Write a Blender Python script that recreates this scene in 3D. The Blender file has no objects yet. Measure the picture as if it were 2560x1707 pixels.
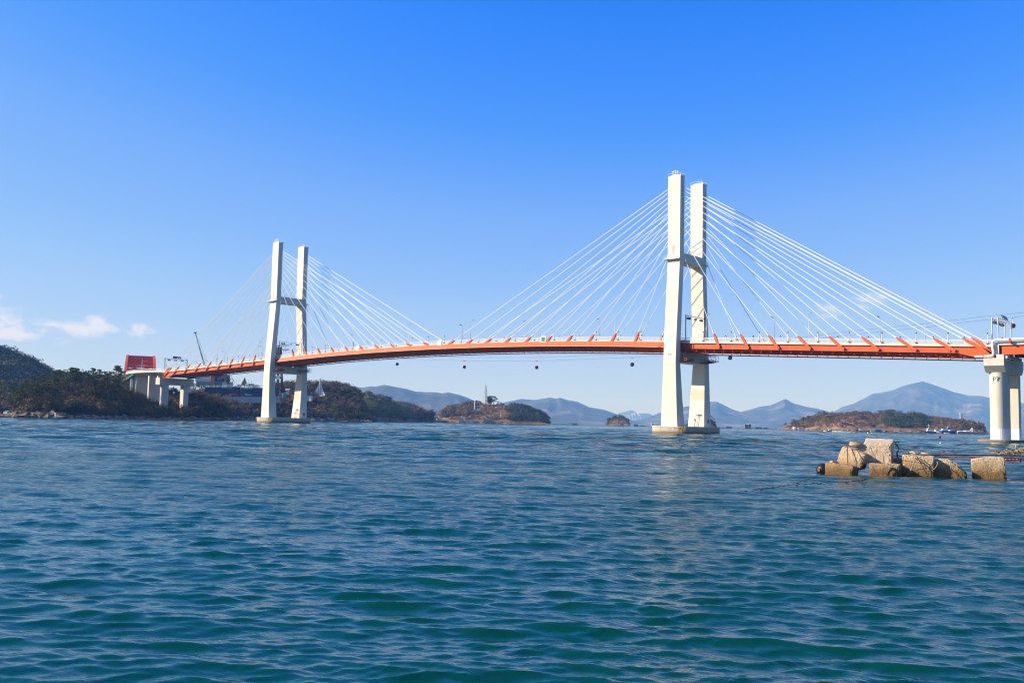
import bpy, bmesh, math, random
import numpy as np
from mathutils import Vector, Matrix
from math import sin, cos, pi, radians, sqrt, atan2

S = bpy.context.scene
COL = S.collection
rng = np.random.default_rng(7)
random.seed(7)

# ---------------------------------------------------------------- camera
FPX = 2438.4                     # focal length in photo pixels (photo 2560 wide)
YAW, PITCH, ROLL = radians(-40.235), radians(4.686), radians(1.1885)
CAM = Vector((174.78, -302.2, 3.17))
cF = Vector((sin(YAW)*cos(PITCH), cos(YAW)*cos(PITCH), sin(PITCH)))
_r = Vector((cos(YAW), -sin(YAW), 0)); _u = _r.cross(cF)
cR = _r*cos(ROLL) + _u*sin(ROLL)
cU = -_r*sin(ROLL) + _u*cos(ROLL)
cam_d = bpy.data.cameras.new('camera'); cam = bpy.data.objects.new('camera', cam_d)
COL.objects.link(cam); S.camera = cam
cam_d.sensor_width = 36; cam_d.lens = FPX/2560*36
cam_d.clip_start = 0.5; cam_d.clip_end = 60000
cam.matrix_world = Matrix(((cR.x, cU.x, -cF.x, CAM.x), (cR.y, cU.y, -cF.y, CAM.y), (cR.z, cU.z, -cF.z, CAM.z), (0, 0, 0, 1)))

def at(u, depth, z=None):
    """ground-plan point at photo column u and distance `depth` along the view axis"""
    a = _r*((u-1280)/FPX) + Vector((sin(YAW), cos(YAW), 0))
    p = CAM + a*depth
    return Vector((p.x, p.y, 0 if z is None else z))
def hv(u): return 1027.0 + 0.02075*u      # photo row of the sea horizon
def zat(u, v, depth): return CAM.z + (hv(u)-v)*depth/FPX*1.002

# ---------------------------------------------------------------- world and sun
SUN_EL = radians(27.0)
SUN = Vector((-0.76, -0.65, 0)).normalized()*cos(SUN_EL) + Vector((0, 0, sin(SUN_EL)))
W = bpy.data.worlds.new('World'); S.world = W; W.use_nodes = True
nt = W.node_tree; nt.nodes.clear()
def wn(t, **k):
    n = nt.nodes.new(t)
    for a, b in k.items(): setattr(n, a, b)
    return n
sky = wn('ShaderNodeTexSky', sky_type='NISHITA', sun_disc=False)
sky.sun_elevation = SUN_EL
sky.sun_rotation = atan2(SUN.x, SUN.y)
sky.altitude = 0; sky.air_density = 1.0; sky.dust_density = 0.0; sky.ozone_density = 6.0
# clear, deep winter blue: the sky's own colours through a tone curve per channel
dn = wn('ShaderNodeVectorMath', operation='SCALE'); dn.inputs['Scale'].default_value = 0.1
cv = wn('ShaderNodeRGBCurve')
for ch, pts in enumerate([[(0, 0), (.06, .001), (.075, .004), (.10, .026), (.13, .076), (.22, .150), (.33, .205), (.6, .27), (1, .42)],
                          [(0, 0), (.10, .036), (.13, .061), (.16, .090), (.265, .178), (.39, .245), (.53, .288), (1, .42)],
                          [(0, 0), (.2, .13), (.26, .24), (.325, .415), (.36, .45), (.47, .45), (.6, .45), (1, .5)]]):
    c = cv.mapping.curves[ch]
    while len(c.points) < len(pts): c.points.new(.5, .5)
    for q, (x, y) in zip(c.points, pts): q.location = (x, y); q.handle_type = 'VECTOR'
cv.mapping.update()
hs = wn('ShaderNodeVectorMath', operation='SCALE'); hs.inputs['Scale'].default_value = 8.3
nt.links.new(sky.outputs[0], dn.inputs[0]); nt.links.new(dn.outputs[0], cv.inputs['Color']); nt.links.new(cv.outputs[0], hs.inputs[0])
# small clouds, placed by direction in the sky dome
tc = wn('ShaderNodeTexCoord')
nz = wn('ShaderNodeTexNoise'); nz.inputs['Scale'].default_value = 55; nz.inputs['Detail'].default_value = 7; nz.inputs['Roughness'].default_value = 0.62
mp = wn('ShaderNodeMapping'); mp.inputs['Scale'].default_value = (1, 1, 1.9)
nt.links.new(tc.outputs['Generated'], mp.inputs[0]); nt.links.new(mp.outputs[0], nz.inputs['Vector'])
def dirpx(u, v):
    return (cF + cR*((u-1280)/FPX) - cU*((v-853.5)/FPX)).normalized()
mask = None
for (u, v, ru, rv, g) in [(15, 828, 110, 24, 1.0), (70, 838, 60, 15, .9), (120, 812, 80, 13, .72), (222, 822, 66, 20, 1.3), (240, 806, 26, 16, 1.15), (350, 824, 30, 17, 1.1), (-60, 800, 90, 48, 1.3),
                          (2162, 752, 48, 20, .82), (2075, 768, 38, 17, .62), (2060, 790, 30, 12, .45), (1500, 1006, 60, 9, .35)]:
    d = dirpx(u, v); s1 = FPX/ru; s2 = FPX/rv
    sub = wn('ShaderNodeVectorMath', operation='SUBTRACT'); sub.inputs[1].default_value = d
    nt.links.new(tc.outputs['Generated'], sub.inputs[0])
    rr = (d.cross(Vector((0, 0, 1)))).normalized(); uu = rr.cross(d)
    dx = wn('ShaderNodeVectorMath', operation='DOT_PRODUCT'); dx.inputs[1].default_value = rr*s1
    dy = wn('ShaderNodeVectorMath', operation='DOT_PRODUCT'); dy.inputs[1].default_value = uu*s2
    dz = wn('ShaderNodeVectorMath', operation='DOT_PRODUCT'); dz.inputs[1].default_value = d*s1
    for q in (dx, dy, dz): nt.links.new(sub.outputs[0], q.inputs[0])
    cb = wn('ShaderNodeCombineXYZ')
    nt.links.new(dx.outputs['Value'], cb.inputs[0]); nt.links.new(dy.outputs['Value'], cb.inputs[1]); nt.links.new(dz.outputs['Value'], cb.inputs[2])
    ln = wn('ShaderNodeVectorMath', operation='LENGTH'); nt.links.new(cb.outputs[0], ln.inputs[0])
    mr = wn('ShaderNodeMapRange'); mr.inputs['From Min'].default_value = 1.5; mr.inputs['From Max'].default_value = 0.0
    mr.inputs['To Max'].default_value = g
    nt.links.new(ln.outputs['Value'], mr.inputs['Value'])
    if mask is None: mask = mr.outputs[0]
    else:
        mx = wn('ShaderNodeMath', operation='MAXIMUM'); nt.links.new(mask, mx.inputs[0]); nt.links.new(mr.outputs[0], mx.inputs[1]); mask = mx.outputs[0]
ad = wn('ShaderNodeMath', operation='MULTIPLY_ADD'); ad.inputs[1].default_value = 2.6; ad.inputs[2].default_value = -1.42
nt.links.new(nz.outputs['Fac'], ad.inputs[0])
a2 = wn('ShaderNodeMath', operation='ADD'); nt.links.new(ad.outputs[0], a2.inputs[0]); nt.links.new(mask, a2.inputs[1])
a3 = wn('ShaderNodeMapRange', interpolation_type='SMOOTHSTEP'); a3.inputs['From Min'].default_value = 0.1; a3.inputs['From Max'].default_value = 0.95; a3.inputs['To Max'].default_value = 0.72
nt.links.new(a2.outputs[0], a3.inputs['Value'])
m0 = wn('ShaderNodeMath', operation='GREATER_THAN'); m0.inputs[1].default_value = 0.002; nt.links.new(mask, m0.inputs[0])
m1 = wn('ShaderNodeMath', operation='MULTIPLY'); nt.links.new(a3.outputs[0], m1.inputs[0]); nt.links.new(m0.outputs[0], m1.inputs[1])
mix = wn('ShaderNodeMix', data_type='RGBA')
nt.links.new(m1.outputs[0], mix.inputs[0]); nt.links.new(hs.outputs[0], mix.inputs[6]); mix.inputs[7].default_value = (3.5, 3.5, 3.9, 1)
bg = wn('ShaderNodeBackground'); bg.inputs[1].default_value = 0.15
wo = wn('ShaderNodeOutputWorld')
nt.links.new(mix.outputs[2], bg.inputs[0]); nt.links.new(bg.outputs[0], wo.inputs[0])

sun_d = bpy.data.lights.new('sun', 'SUN'); sun_d.energy = 5.0; sun_d.angle = radians(0.53); sun_d.color = (1.0, 0.92, 0.76)
sun = bpy.data.objects.new('sun', sun_d); COL.objects.link(sun)
sun.location = (0, 0, 300); sun.rotation_euler = SUN.to_track_quat('Z', 'Y').to_euler()

S.view_settings.view_transform = 'Standard'; S.view_settings.look = 'None'
S.view_settings.exposure = 0.85; S.view_settings.gamma = 1
S.cycles.max_bounces = 6; S.cycles.diffuse_bounces = 2; S.cycles.glossy_bounces = 3; S.cycles.transmission_bounces = 2
S.cycles.volume_bounces = 0; S.cycles.transparent_max_bounces = 6
S.cycles.use_denoising = True
S.cycles.filter_width = 1.15
S.cycles.sample_clamp_indirect = 6

# ---------------------------------------------------------------- materials
MATS = {}
def mat(name, col, rough=0.6, noise=None, bump=None, metal=0.0, spec=0.3, grad=None, stripes=None):
    """procedural material. noise=(scale,(r,g,b),amount,detail); bump=(scale,strength,dist)"""
    if name in MATS: return MATS[name]
    m = bpy.data.materials.new(name); m.use_nodes = True
    n = m.node_tree.nodes; L = m.node_tree.links
    b = n['Principled BSDF']; b.inputs['Roughness'].default_value = rough; b.inputs['Metallic'].default_value = metal
    b.inputs['Specular IOR Level'].default_value = spec
    b.inputs['Base Color'].default_value = (*col, 1)
    cur = None
    geo = n.new('ShaderNodeNewGeometry')
    if noise:
        for k, (sc, c2, amt, det) in enumerate(noise if isinstance(noise, list) else [noise]):
            mp = n.new('ShaderNodeMapping')
            mp.inputs['Scale'].default_value = sc if isinstance(sc, tuple) else (sc, sc, sc)
            L.new(geo.outputs['Position'], mp.inputs[0])
            t = n.new('ShaderNodeTexNoise'); t.inputs['Scale'].default_value = 1; t.inputs['Detail'].default_value = det; t.inputs['Roughness'].default_value = .6
            L.new(mp.outputs[0], t.inputs['Vector'])
            r = n.new('ShaderNodeMapRange'); r.interpolation_type = 'SMOOTHSTEP'
            r.inputs['From Min'].default_value = .42; r.inputs['From Max'].default_value = .66; r.inputs['To Max'].default_value = amt
            L.new(t.outputs['Fac'], r.inputs['Value'])
            x = n.new('ShaderNodeMix'); x.data_type = 'RGBA'
            L.new(r.outputs[0], x.inputs[0])
            if cur is None: x.inputs[6].default_value = (*col, 1)
            else: L.new(cur, x.inputs[6])
            x.inputs[7].default_value = (*c2, 1); cur = x.outputs[2]
    if grad:      # list of (zmin, zmax, colour, amount): a stain band by height, broken by noise
        sp = n.new('ShaderNodeSeparateXYZ'); L.new(geo.outputs['Position'], sp.inputs[0])
        for (z0, z1, c2, amt) in grad:
            t = n.new('ShaderNodeTexNoise'); t.inputs['Scale'].default_value = .9; t.inputs['Detail'].default_value = 5
            L.new(geo.outputs['Position'], t.inputs['Vector'])
            ma = n.new('ShaderNodeMath'); ma.operation = 'MULTIPLY_ADD'; ma.inputs[1].default_value = 0.9*abs(z1-z0)
            L.new(t.outputs['Fac'], ma.inputs[0]); L.new(sp.outputs[2], ma.inputs[2])
            r = n.new('ShaderNodeMapRange'); r.inputs['From Min'].default_value = z1+.45*abs(z1-z0); r.inputs['From Max'].default_value = z0+.45*abs(z1-z0); r.inputs['To Max'].default_value = amt
            L.new(ma.outputs[0], r.inputs['Value'])
            x = n.new('ShaderNodeMix'); x.data_type = 'RGBA'; L.new(r.outputs[0], x.inputs[0])
            if cur is None: x.inputs[6].default_value = (*col, 1)
            else: L.new(cur, x.inputs[6])
            x.inputs[7].default_value = (*c2, 1); cur = x.outputs[2]
    if cur is not None: L.new(cur, b.inputs['Base Color'])
    if bump:
        t = n.new('ShaderNodeTexNoise'); t.inputs['Scale'].default_value = bump[0]; t.inputs['Detail'].default_value = 6
        L.new(geo.outputs['Position'], t.inputs['Vector'])
        bp = n.new('ShaderNodeBump'); bp.inputs['Strength'].default_value = bump[1]; bp.inputs['Distance'].default_value = bump[2]
        L.new(t.outputs['Fac'], bp.inputs['Height']); L.new(bp.outputs[0], b.inputs['Normal'])
    MATS[name] = m
    return m

# ---------------------------------------------------------------- mesh builder and object tree
class MB:
    def __init__(s): s.v = []; s.f = []; s.n = 0; s.sm = []
    def add(s, vs, fs, smooth=False):
        s.v.append(np.asarray(vs, float).reshape(-1, 3)); s.f += [tuple(i+s.n for i in f) for f in fs]
        s.sm += [smooth]*len(fs); s.n += len(s.v[-1]); return s
    def box(s, a, b):
        x0, y0, z0 = a; x1, y1, z1 = b
        return s.hexa([(x0, y0, z0), (x1, y0, z0), (x1, y1, z0), (x0, y1, z0)], [(x0, y0, z1), (x1, y0, z1), (x1, y1, z1), (x0, y1, z1)])
    def hexa(s, lo, hi):
        k = len(lo)
        fs = [tuple(range(k))[::-1], tuple(range(k, 2*k))] + [(i, (i+1) % k, (i+1) % k+k, i+k) for i in range(k)]
        return s.add(list(lo)+list(hi), fs)
    def beam(s, p, q, w, h=None, up=(0, 0, 1)):
        p = Vector(p); q = Vector(q); h = h or w; d = (q-p)
        if d.length < 1e-6: return s
        d.normalize(); a = d.cross(Vector(up))
        if a.length < 1e-4: a = d.cross(Vector((1, 0, 0)))
        a.normalize(); b = a.cross(d); a *= w/2; b *= h/2
        c = [(-1, -1), (1, -1), (1, 1), (-1, 1)]
        return s.hexa([p+a*i+b*j for i, j in c], [q+a*i+b*j for i, j in c])
    def tube(s, pts, r, k=6, smooth=True, caps=True):
        pts = [Vector(p) for p in pts]; rr = r if hasattr(r, '__len__') else [r]*len(pts)
        vs = []; prev = None
        for i, p in enumerate(pts):
            d = (pts[min(i+1, len(pts)-1)]-pts[max(i-1, 0)]).normalized()
            a = d.cross(Vector((0, 0, 1)))
            if a.length < 1e-3: a = d.cross(Vector((1, 0, 0)))
            a.normalize()
            if prev is not None and a.dot(prev) < 0 and abs(d.z) > .99: a = -a
            prev = a; b = a.cross(d)
            vs += [p+(a*cos(2*pi*j/k)+b*sin(2*pi*j/k))*rr[i] for j in range(k)]
        fs = [(i*k+j, i*k+(j+1) % k, (i+1)*k+(j+1) % k, (i+1)*k+j) for i in range(len(pts)-1) for j in range(k)]
        s.add(vs, fs, smooth)
        if caps:
            s.add(vs[:k], [tuple(range(k))[::-1]]); s.add(vs[-k:], [tuple(range(k))])
        return s
    def cyl(s, c, r, z0, z1, k=24, r2=None, smooth=True):
        r2 = r if r2 is None else r2
        lo = [(c[0]+r*cos(2*pi*i/k), c[1]+r*sin(2*pi*i/k), z0) for i in range(k)]
        hi = [(c[0]+r2*cos(2*pi*i/k), c[1]+r2*sin(2*pi*i/k), z1) for i in range(k)]
        s.add(lo+hi, [(i, (i+1) % k, (i+1) % k+k, i+k) for i in range(k)], smooth)
        s.add(lo, [tuple(range(k))[::-1]]); s.add(hi, [tuple(range(k))]); return s
    def loft(s, rings, smooth=False, cap=True):
        k = len(rings[0]); vs = [p for r in rings for p in r]
        fs = [(i*k+j, i*k+(j+1) % k, (i+1)*k+(j+1) % k, (i+1)*k+j) for i in range(len(rings)-1) for j in range(k)]
        s.add(vs, fs, smooth)
        if cap: s.add(rings[0], [tuple(range(k))[::-1]]); s.add(rings[-1], [tuple(range(k))])
        return s
    def build_each(s, name, m, parent=None):
        """one object per solid added"""
        i = 0; out = []; V = np.concatenate(s.v); n0 = 0; fi = 0
        for v in s.v:
            n1 = n0+len(v); q = MB(); fs = []
            while fi < len(s.f) and max(s.f[fi]) < n1: fs.append(tuple(j-n0 for j in s.f[fi])); fi += 1
            q.add(v, fs); out.append(q.build(name, m, parent)); n0 = n1
        return out
    def build(s, name, m, parent=None, loc=None, normals=True):
        me = bpy.data.meshes.new(name)
        V = np.concatenate(s.v) if s.v else np.zeros((0, 3))
        o = bpy.data.objects.new(name, me); COL.objects.link(o)
        if loc is not None:
            V = V-np.array(loc); o.location = loc
        me.from_pydata(V.tolist(), [], s.f); me.validate(); 
        if len(me.polygons) == len(s.sm): me.polygons.foreach_set('use_smooth', s.sm)
        if normals:
            bm = bmesh.new(); bm.from_mesh(me); bmesh.ops.recalc_face_normals(bm, faces=bm.faces); bm.to_mesh(me); bm.free()
        if m: me.materials.append(m)
        if parent is not None: o.parent = parent
        return o
def npmesh(name, V, F, m, smooth=False, loc=None, parent=None):
    """fast mesh from arrays: F is (n,3) or (n,4)"""
    V = np.asarray(V, np.float64); F = np.asarray(F, np.int32); k = F.shape[1]
    me = bpy.data.meshes.new(name); o = bpy.data.objects.new(name, me); COL.objects.link(o)
    if loc is not None: V = V-np.array(loc); o.location = loc
    me.vertices.add(len(V)); me.vertices.foreach_set('co', V.astype(np.float32).ravel())
    me.loops.add(F.size); me.loops.foreach_set('vertex_index', F.ravel())
    me.polygons.add(len(F)); me.polygons.foreach_set('loop_start', np.arange(0, F.size, k, dtype=np.int32))
    me.polygons.foreach_set('loop_total', np.full(len(F), k, np.int32))
    me.polygons.foreach_set('use_smooth', np.full(len(F), smooth))
    me.update(); me.validate()
    if m:
        for q in (m if isinstance(m, list) else [m]): me.materials.append(q)
    if parent is not None: o.parent = parent
    return o
def tag(o, label=None, cat=None, group=None, kind=None):
    if label: o['label'] = label
    if cat: o['category'] = cat
    if group: o['group'] = group
    if kind: o['kind'] = kind
    return o
def thing(name, label, cat, loc=(0, 0, 0), rz=0, group=None):
    o = bpy.data.objects.new(name, None); COL.objects.link(o); o.empty_display_size = .5
    o.location = loc; o.rotation_euler = (0, 0, rz)
    return tag(o, label, cat, group)
KIDS = {}
def copy_tree(o, loc=None, rz=None, sc=None, label=None, parent=None, group=None):
    c = o.copy(); COL.objects.link(c)
    if parent is not None: c.parent = parent
    if loc is not None: c.location = loc
    if rz is not None: c.rotation_euler = (0, 0, rz)
    if sc is not None: c.scale = sc if hasattr(sc, '__len__') else (sc, sc, sc)
    if label: c['label'] = label
    if group: c['group'] = group
    if o.name not in KIDS: KIDS[o.name] = list(o.children)
    for ch in KIDS[o.name]: copy_tree(ch, parent=c)
    return c
# ---------------------------------------------------------------- the sea
def wave_height(x, y, lim):
    """sum of wind waves; lim = shortest wavelength the grid carries there"""
    r = np.random.default_rng(3); z = np.zeros_like(x); dx = np.zeros_like(x); dy = np.zeros_like(x)
    base = YAW + pi + 0.02          # waves run roughly towards the camera, slightly across
    n = 150
    for i in range(n):
        lam = 0.11*(2.7/0.11)**((i/(n-1))**1.05)*r.uniform(.93, 1.07)
        th = base + r.normal()*(0.36 if lam < .7 else 0.28)
        amp = (0.0068*lam if lam < .55 else 0.00374*(lam/.55)**.55)
        kx, ky = sin(th)*2*pi/lam, cos(th)*2*pi/lam
        ph = r.uniform(0, 2*pi)
        wgt = np.clip(lam/lim-1.0, 0, 1)
        a = kx*x+ky*y+ph
        # slow grouping so crests come and go
        g = 0.65+0.35*np.sin(a*0.13*r.uniform(.6, 1.4)+(ky*x-kx*y)*0.19+ph*3)
        z += amp*wgt*g*np.sin(a)
        q = -0.9*amp*wgt*g*np.cos(a)*-1
        dx += q*sin(th); dy += q*cos(th)
    # the ruffled middle distance: longer, low waves the coarser grid can carry
    rr = np.hypot(x-CAM.x, y-CAM.y); fade = np.clip((rr-35)/120, 0, 1)
    for i in range(44):
        lam = 1.5*(15/1.5)**(i/43)*r.uniform(.93, 1.07); th = base+r.normal()*.28; k1, k2 = sin(th)*2*pi/lam, cos(th)*2*pi/lam
        z += 0.0060*lam*np.clip(lam/lim-1, 0, 1)*fade*np.sin(k1*x+k2*y+r.uniform(0, 2*pi))
    return z, dx, dy
rad = [5.0]
while rad[-1] < 260:
    r0 = rad[-1]; rad.append(r0+max(0.036, r0*0.0036))
while rad[-1] < 1100: rad.append(rad[-1]*1.0052)
while rad[-1] < 45000: rad.append(rad[-1]*1.16)
rad = np.array(rad)
ang = np.concatenate([np.linspace(-pi, -0.78, 60)[:-1], np.linspace(-0.78, -0.53, 60)[:-1], np.linspace(-0.53, 0.53, 760), np.linspace(0.53, 0.78, 60)[1:], np.linspace(0.78, pi, 60)[1:-1]])
AA, RR = np.meshgrid(YAW+ang, rad)
X = CAM.x+np.sin(AA)*RR; Y = CAM.y+np.cos(AA)*RR
dr = np.gradient(rad)[:, None]; da = np.gradient(ang)[None, :]*RR
lim = np.maximum(dr*2.2, da*2.2)
nn = int((rad < 1100).sum())
Z = np.zeros_like(X); 
z_, ax_, ay_ = wave_height(X[:nn], Y[:nn], lim[:nn]); Z[:nn] = z_; X[:nn] += ax_; Y[:nn] += ay_
nr, na = X.shape
idx = np.arange(nr*na).reshape(nr, na)
a0 = idx[:-1, :]; b0 = idx[1:, :]
q0 = np.stack([a0, np.roll(a0, -1, 1), np.roll(b0, -1, 1), b0], -1).reshape(-1, 4)
Vw = np.stack([X, Y, Z], -1).reshape(-1, 3)
# close the middle under the camera
Vw = np.vstack([Vw, [[CAM.x, CAM.y, 0]]]); cidx = len(Vw)-1
inner = np.stack([np.full(na, cidx), np.roll(idx[0], -1), idx[0], np.full(na, cidx)], -1)
wm = bpy.data.materials.new('sea_water'); wm.use_nodes = True
n = wm.node_tree.nodes; L = wm.node_tree.links; b = n['Principled BSDF']
b.inputs['IOR'].default_value = 1.36
geo = n.new('ShaderNodeNewGeometry')
def noise_at(scale, det, rough=.55, dist=0):
    mp = n.new('ShaderNodeMapping'); mp.inputs['Rotation'].default_value = (0, 0, YAW)
    mp.inputs['Scale'].default_value = scale
    L.new(geo.outputs['Position'], mp.inputs[0])
    t = n.new('ShaderNodeTexNoise'); t.inputs['Scale'].default_value = 1; t.inputs['Detail'].default_value = det; t.inputs['Roughness'].default_value = rough
    t.inputs['Distortion'].default_value = dist
    L.new(mp.outputs[0], t.inputs['Vector']); return t.outputs['Fac']
# Mapping with rotation YAW turns world axes into (across view, along view)
streak = noise_at((0.004, 0.03, 1), 4, .6)
slick = noise_at((0.0022, 0.075, 1), 3, .55, .4)
patch = noise_at((0.012, 0.035, 1), 3, .5)
ripple1 = noise_at((.95, 3.8, 1), 5, .64, .35)
ripple2 = noise_at((.13, .6, 1), 4, .6)
ripple3 = noise_at((4, 12, 1), 3, .6, .4)
cmix = n.new('ShaderNodeMix'); cmix.data_type = 'RGBA'
cmix.inputs[6].default_value = (0.0007, 0.038, 0.032, 1); cmix.inputs[7].default_value = (0.0015, 0.060, 0.049, 1)
L.new(patch, cmix.inputs[0]); L.new(cmix.outputs[2], b.inputs['Base Color'])
rr_ = n.new('ShaderNodeMapRange'); rr_.inputs['From Min'].default_value = .35; rr_.inputs['From Max'].default_value = .65
rr_.inputs['To Min'].default_value = .03; rr_.inputs['To Max'].default_value = .09
L.new(streak, rr_.inputs['Value']); L.new(rr_.outputs[0], b.inputs['Roughness'])
# bump strength: calm slicks against ruffled bands
st = n.new('ShaderNodeMapRange'); st.inputs['From Min'].default_value = .36; st.inputs['From Max'].default_value = .6
st.inputs['To Min'].default_value = .55; st.inputs['To Max'].default_value = 1.0
L.new(streak, st.inputs['Value'])
# the mesh carries the big waves near the shore; the far sea has them as bump
cd = n.new('ShaderNodeVectorMath'); cd.operation = 'DISTANCE'; cd.inputs[1].default_value = CAM
L.new(geo.outputs['Position'], cd.inputs[0])
farw = n.new('ShaderNodeMapRange'); farw.inputs['From Min'].default_value = 40; farw.inputs['From Max'].default_value = 220; farw.inputs['To Max'].default_value = 1.0
L.new(cd.outputs['Value'], farw.inputs['Value'])
def mul(a, bb):
    m = n.new('ShaderNodeMath'); m.operation = 'MULTIPLY'
    L.new(a, m.inputs[0])
    if isinstance(bb, (int, float)): m.inputs[1].default_value = bb
    else: L.new(bb, m.inputs[1])
    return m.outputs[0]
def addm(a, bb):
    m = n.new('ShaderNodeMath'); m.operation = 'ADD'; L.new(a, m.inputs[0]); L.new(bb, m.inputs[1]); return m.outputs[0]
midw = n.new('ShaderNodeMapRange'); midw.inputs['From Min'].default_value = 14; midw.inputs['From Max'].default_value = 90; midw.inputs['To Min'].default_value = .028; midw.inputs['To Max'].default_value = .24
L.new(cd.outputs['Value'], midw.inputs['Value'])
h = addm(addm(mul(ripple1, midw.outputs[0]), mul(ripple3, 0.010)), mul(mul(ripple2, farw.outputs[0]), 2.2))
sl = n.new('ShaderNodeMapRange'); sl.interpolation_type = 'SMOOTHSTEP'; sl.inputs['From Min'].default_value = .60; sl.inputs['From Max'].default_value = .68
sl.inputs['To Min'].default_value = 1.0; sl.inputs['To Max'].default_value = .18; L.new(slick, sl.inputs['Value'])
h = mul(mul(h, st.outputs[0]), sl.outputs[0])
bp = n.new('ShaderNodeBump'); bp.inputs['Strength'].default_value = 1.0; bp.inputs['Distance'].default_value = 1.0
L.new(h, bp.inputs['Height']); L.new(bp.outputs[0], b.inputs['Normal'])
sea = npmesh('sea_water', Vw, np.vstack([q0, ]), wm, smooth=True)
tag(sea, 'blue green choppy sea water filling the lower part of the view', kind='structure')
# ---------------------------------------------------------------- the cable-stayed bridge
M_CONC = mat('pylon_concrete', (.655, .62, .545), .75, noise=[((.25, .25, .09), (.66, .56, .40), .4, 4), ((1.2, 1.2, .12), (.60, .57, .50), .16, 5)], bump=(3, .12, .05))
M_CONC_B = mat('pier_concrete', (.58, .54, .46), .8, noise=[((.5, .5, .15), (.52, .44, .30), .42, 5), ((2.2, 2.2, .25), (.42, .38, .31), .25, 5)], bump=(4, .2, .05))
M_CAP = mat('pile_cap_concrete', (.46, .42, .34), .85, noise=[((.8, .8, .5), (.62, .44, .24), .45, 5), ((2, 2, .4), (.25, .22, .18), .35, 6)],
            grad=[(.62, 1.2, (.022, .018, .013), .97), (.9, 2.0, (.34, .22, .12), .55)], bump=(3, .4, .08))
M_OR = mat('orange_paint', (.57, .090, .015), .6, noise=[((.3, .3, .8), (.58, .112, .022), .5, 3), ((.9, .9, .25), (.44, .065, .02), .28, 5)])
M_OR2 = mat('orange_paint_patch', (.55, .060, .028), .5)
M_RAIL = mat('painted_rail', (.72, .72, .70), .45)
M_BARR = mat('barrier_concrete', (.60, .55, .45), .85, noise=[((.55, 1, 1.2), (.50, .38, .22), .55, 6), ((1.8, 1, .7), (.30, .25, .18), .35, 6)])
M_SLAB = mat('slab_edge', (.66, .63, .55), .8, noise=((1, 1, 1), (.5, .44, .34), .3, 5))
M_CABLE = mat('cable_sheath', (.86, .83, .74), .4)
M_STEEL = mat('galvanised_steel', (.50, .51, .52), .45, metal=.3)
M_DARK = mat('dark_steel', (.035, .037, .042), .5)
M_ASPH = mat('road_asphalt', (.05, .05, .052), .9)
M_WPAINT = mat('white_paint', (.80, .79, .75), .4)
M_BLUE = mat('blue_panel', (.03, .07, .20), .3)
M_MARKB = mat('marking_blue', (.10, .16, .42), .7)
M_YEL = mat('hazard_yellow', (.75, .36, .02), .6)
M_ORB = mat('orange_board', (.80, .33, .03), .6)
M_GREEN = mat('sign_green', (.01, .22, .12), .4)
M_RED = mat('sign_red', (.7, .04, .03), .4)

def r_(X):               # height of the handrail top along the bridge
    x = abs(X+115.0)
    return 36.45-2.35e-4*x*x if x < 100 else 34.1-.0468*(x-100)
bridge = thing('cable_stayed_bridge', 'long orange and white cable-stayed bridge with two white twin-leg pylons', 'bridge', (0, 0, 0))
X0, X1 = -333.0, 103.0
def sweep(mb, prof, xs, close=True):
    """sweep a (y, dz) outline along the deck; dz is below the handrail"""
    rings = [[(x, y, r_(x)+dz) for y, dz in prof] for x in xs]
    mb.loft(rings); return mb
def xr(a, b, st=5.0):
    n_ = max(1, int(round((b-a)/st))); return [a+(b-a)*i/n_ for i in range(n_+1)]
xs_all = xr(X0, X1, 4.0)
m = MB(); sweep(m, [(-7.75, -1.9), (7.75, -1.9), (7.75, -1.35), (-7.75, -1.35)], xs_all)
m.build('road_deck', M_ASPH, bridge)
for sgn, nm in ((-1, 'near'), (1, 'far')):
    m = MB()
    sweep(m, [(sgn*8.12, -1.9), (sgn*7.78, -1.9), (sgn*7.78, -1.62), (sgn*8.12, -1.62)], xr(X0, X1, 4))
    m.build('slab_edge', M_SLAB, bridge)
    m = MB(); sweep(m, [(sgn*8.05, -1.62), (sgn*7.8, -1.62), (sgn*7.84, -.98), (sgn*8.0, -.98)], xs_all)
    m.build('concrete_barrier', M_BARR, bridge)
    m = MB()
    for dz, w in ((-.04, .13), (-.42, .08), (-.70, .06)):
        xx = xr(X0, X1, 4)
        for a, b_ in zip(xx[:-1], xx[1:]): m.beam((a, sgn*7.92, r_(a)+dz), (b_, sgn*7.92, r_(b_)+dz), w, w)
    for x in xr(X0+.5, X1-.5, 2.0): m.beam((x, sgn*7.92, r_(x)-.98), (x, sgn*7.92, r_(x)-.05), .07, .07)
    m.build('guard_rail', M_RAIL, bridge)
# steel girders: near and far webs, flanges and cross beams
m = MB()
def webbot(x):          # the web deepens over the end piers
    e = min(x-X0, X1-x)
    return -3.72 - max(0, min(1, (10.5-e)/5.5))*1.25
xw = sorted(set(xr(X0+.6, -.2+X1-.6, 4)+[X1-10.5, X1-5, X0+10.5, X0+5]))
for sgn in (-1, 1):
    rings = [[(x, sgn*7.62, r_(x)-1.9), (x, sgn*7.34, r_(x)-1.9), (x, sgn*7.34, r_(x)+webbot(x)), (x, sgn*7.62, r_(x)+webbot(x))] for x in xw]
    m.loft(rings)
    rings = [[(x, sgn*7.86, r_(x)+webbot(x)), (x, sgn*7.1, r_(x)+webbot(x)), (x, sgn*7.1, r_(x)+webbot(x)-.09), (x, sgn*7.86, r_(x)+webbot(x)-.09)] for x in xw]
    m.loft(rings)
m.build('main_girder', M_OR, bridge)
m = MB()
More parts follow.
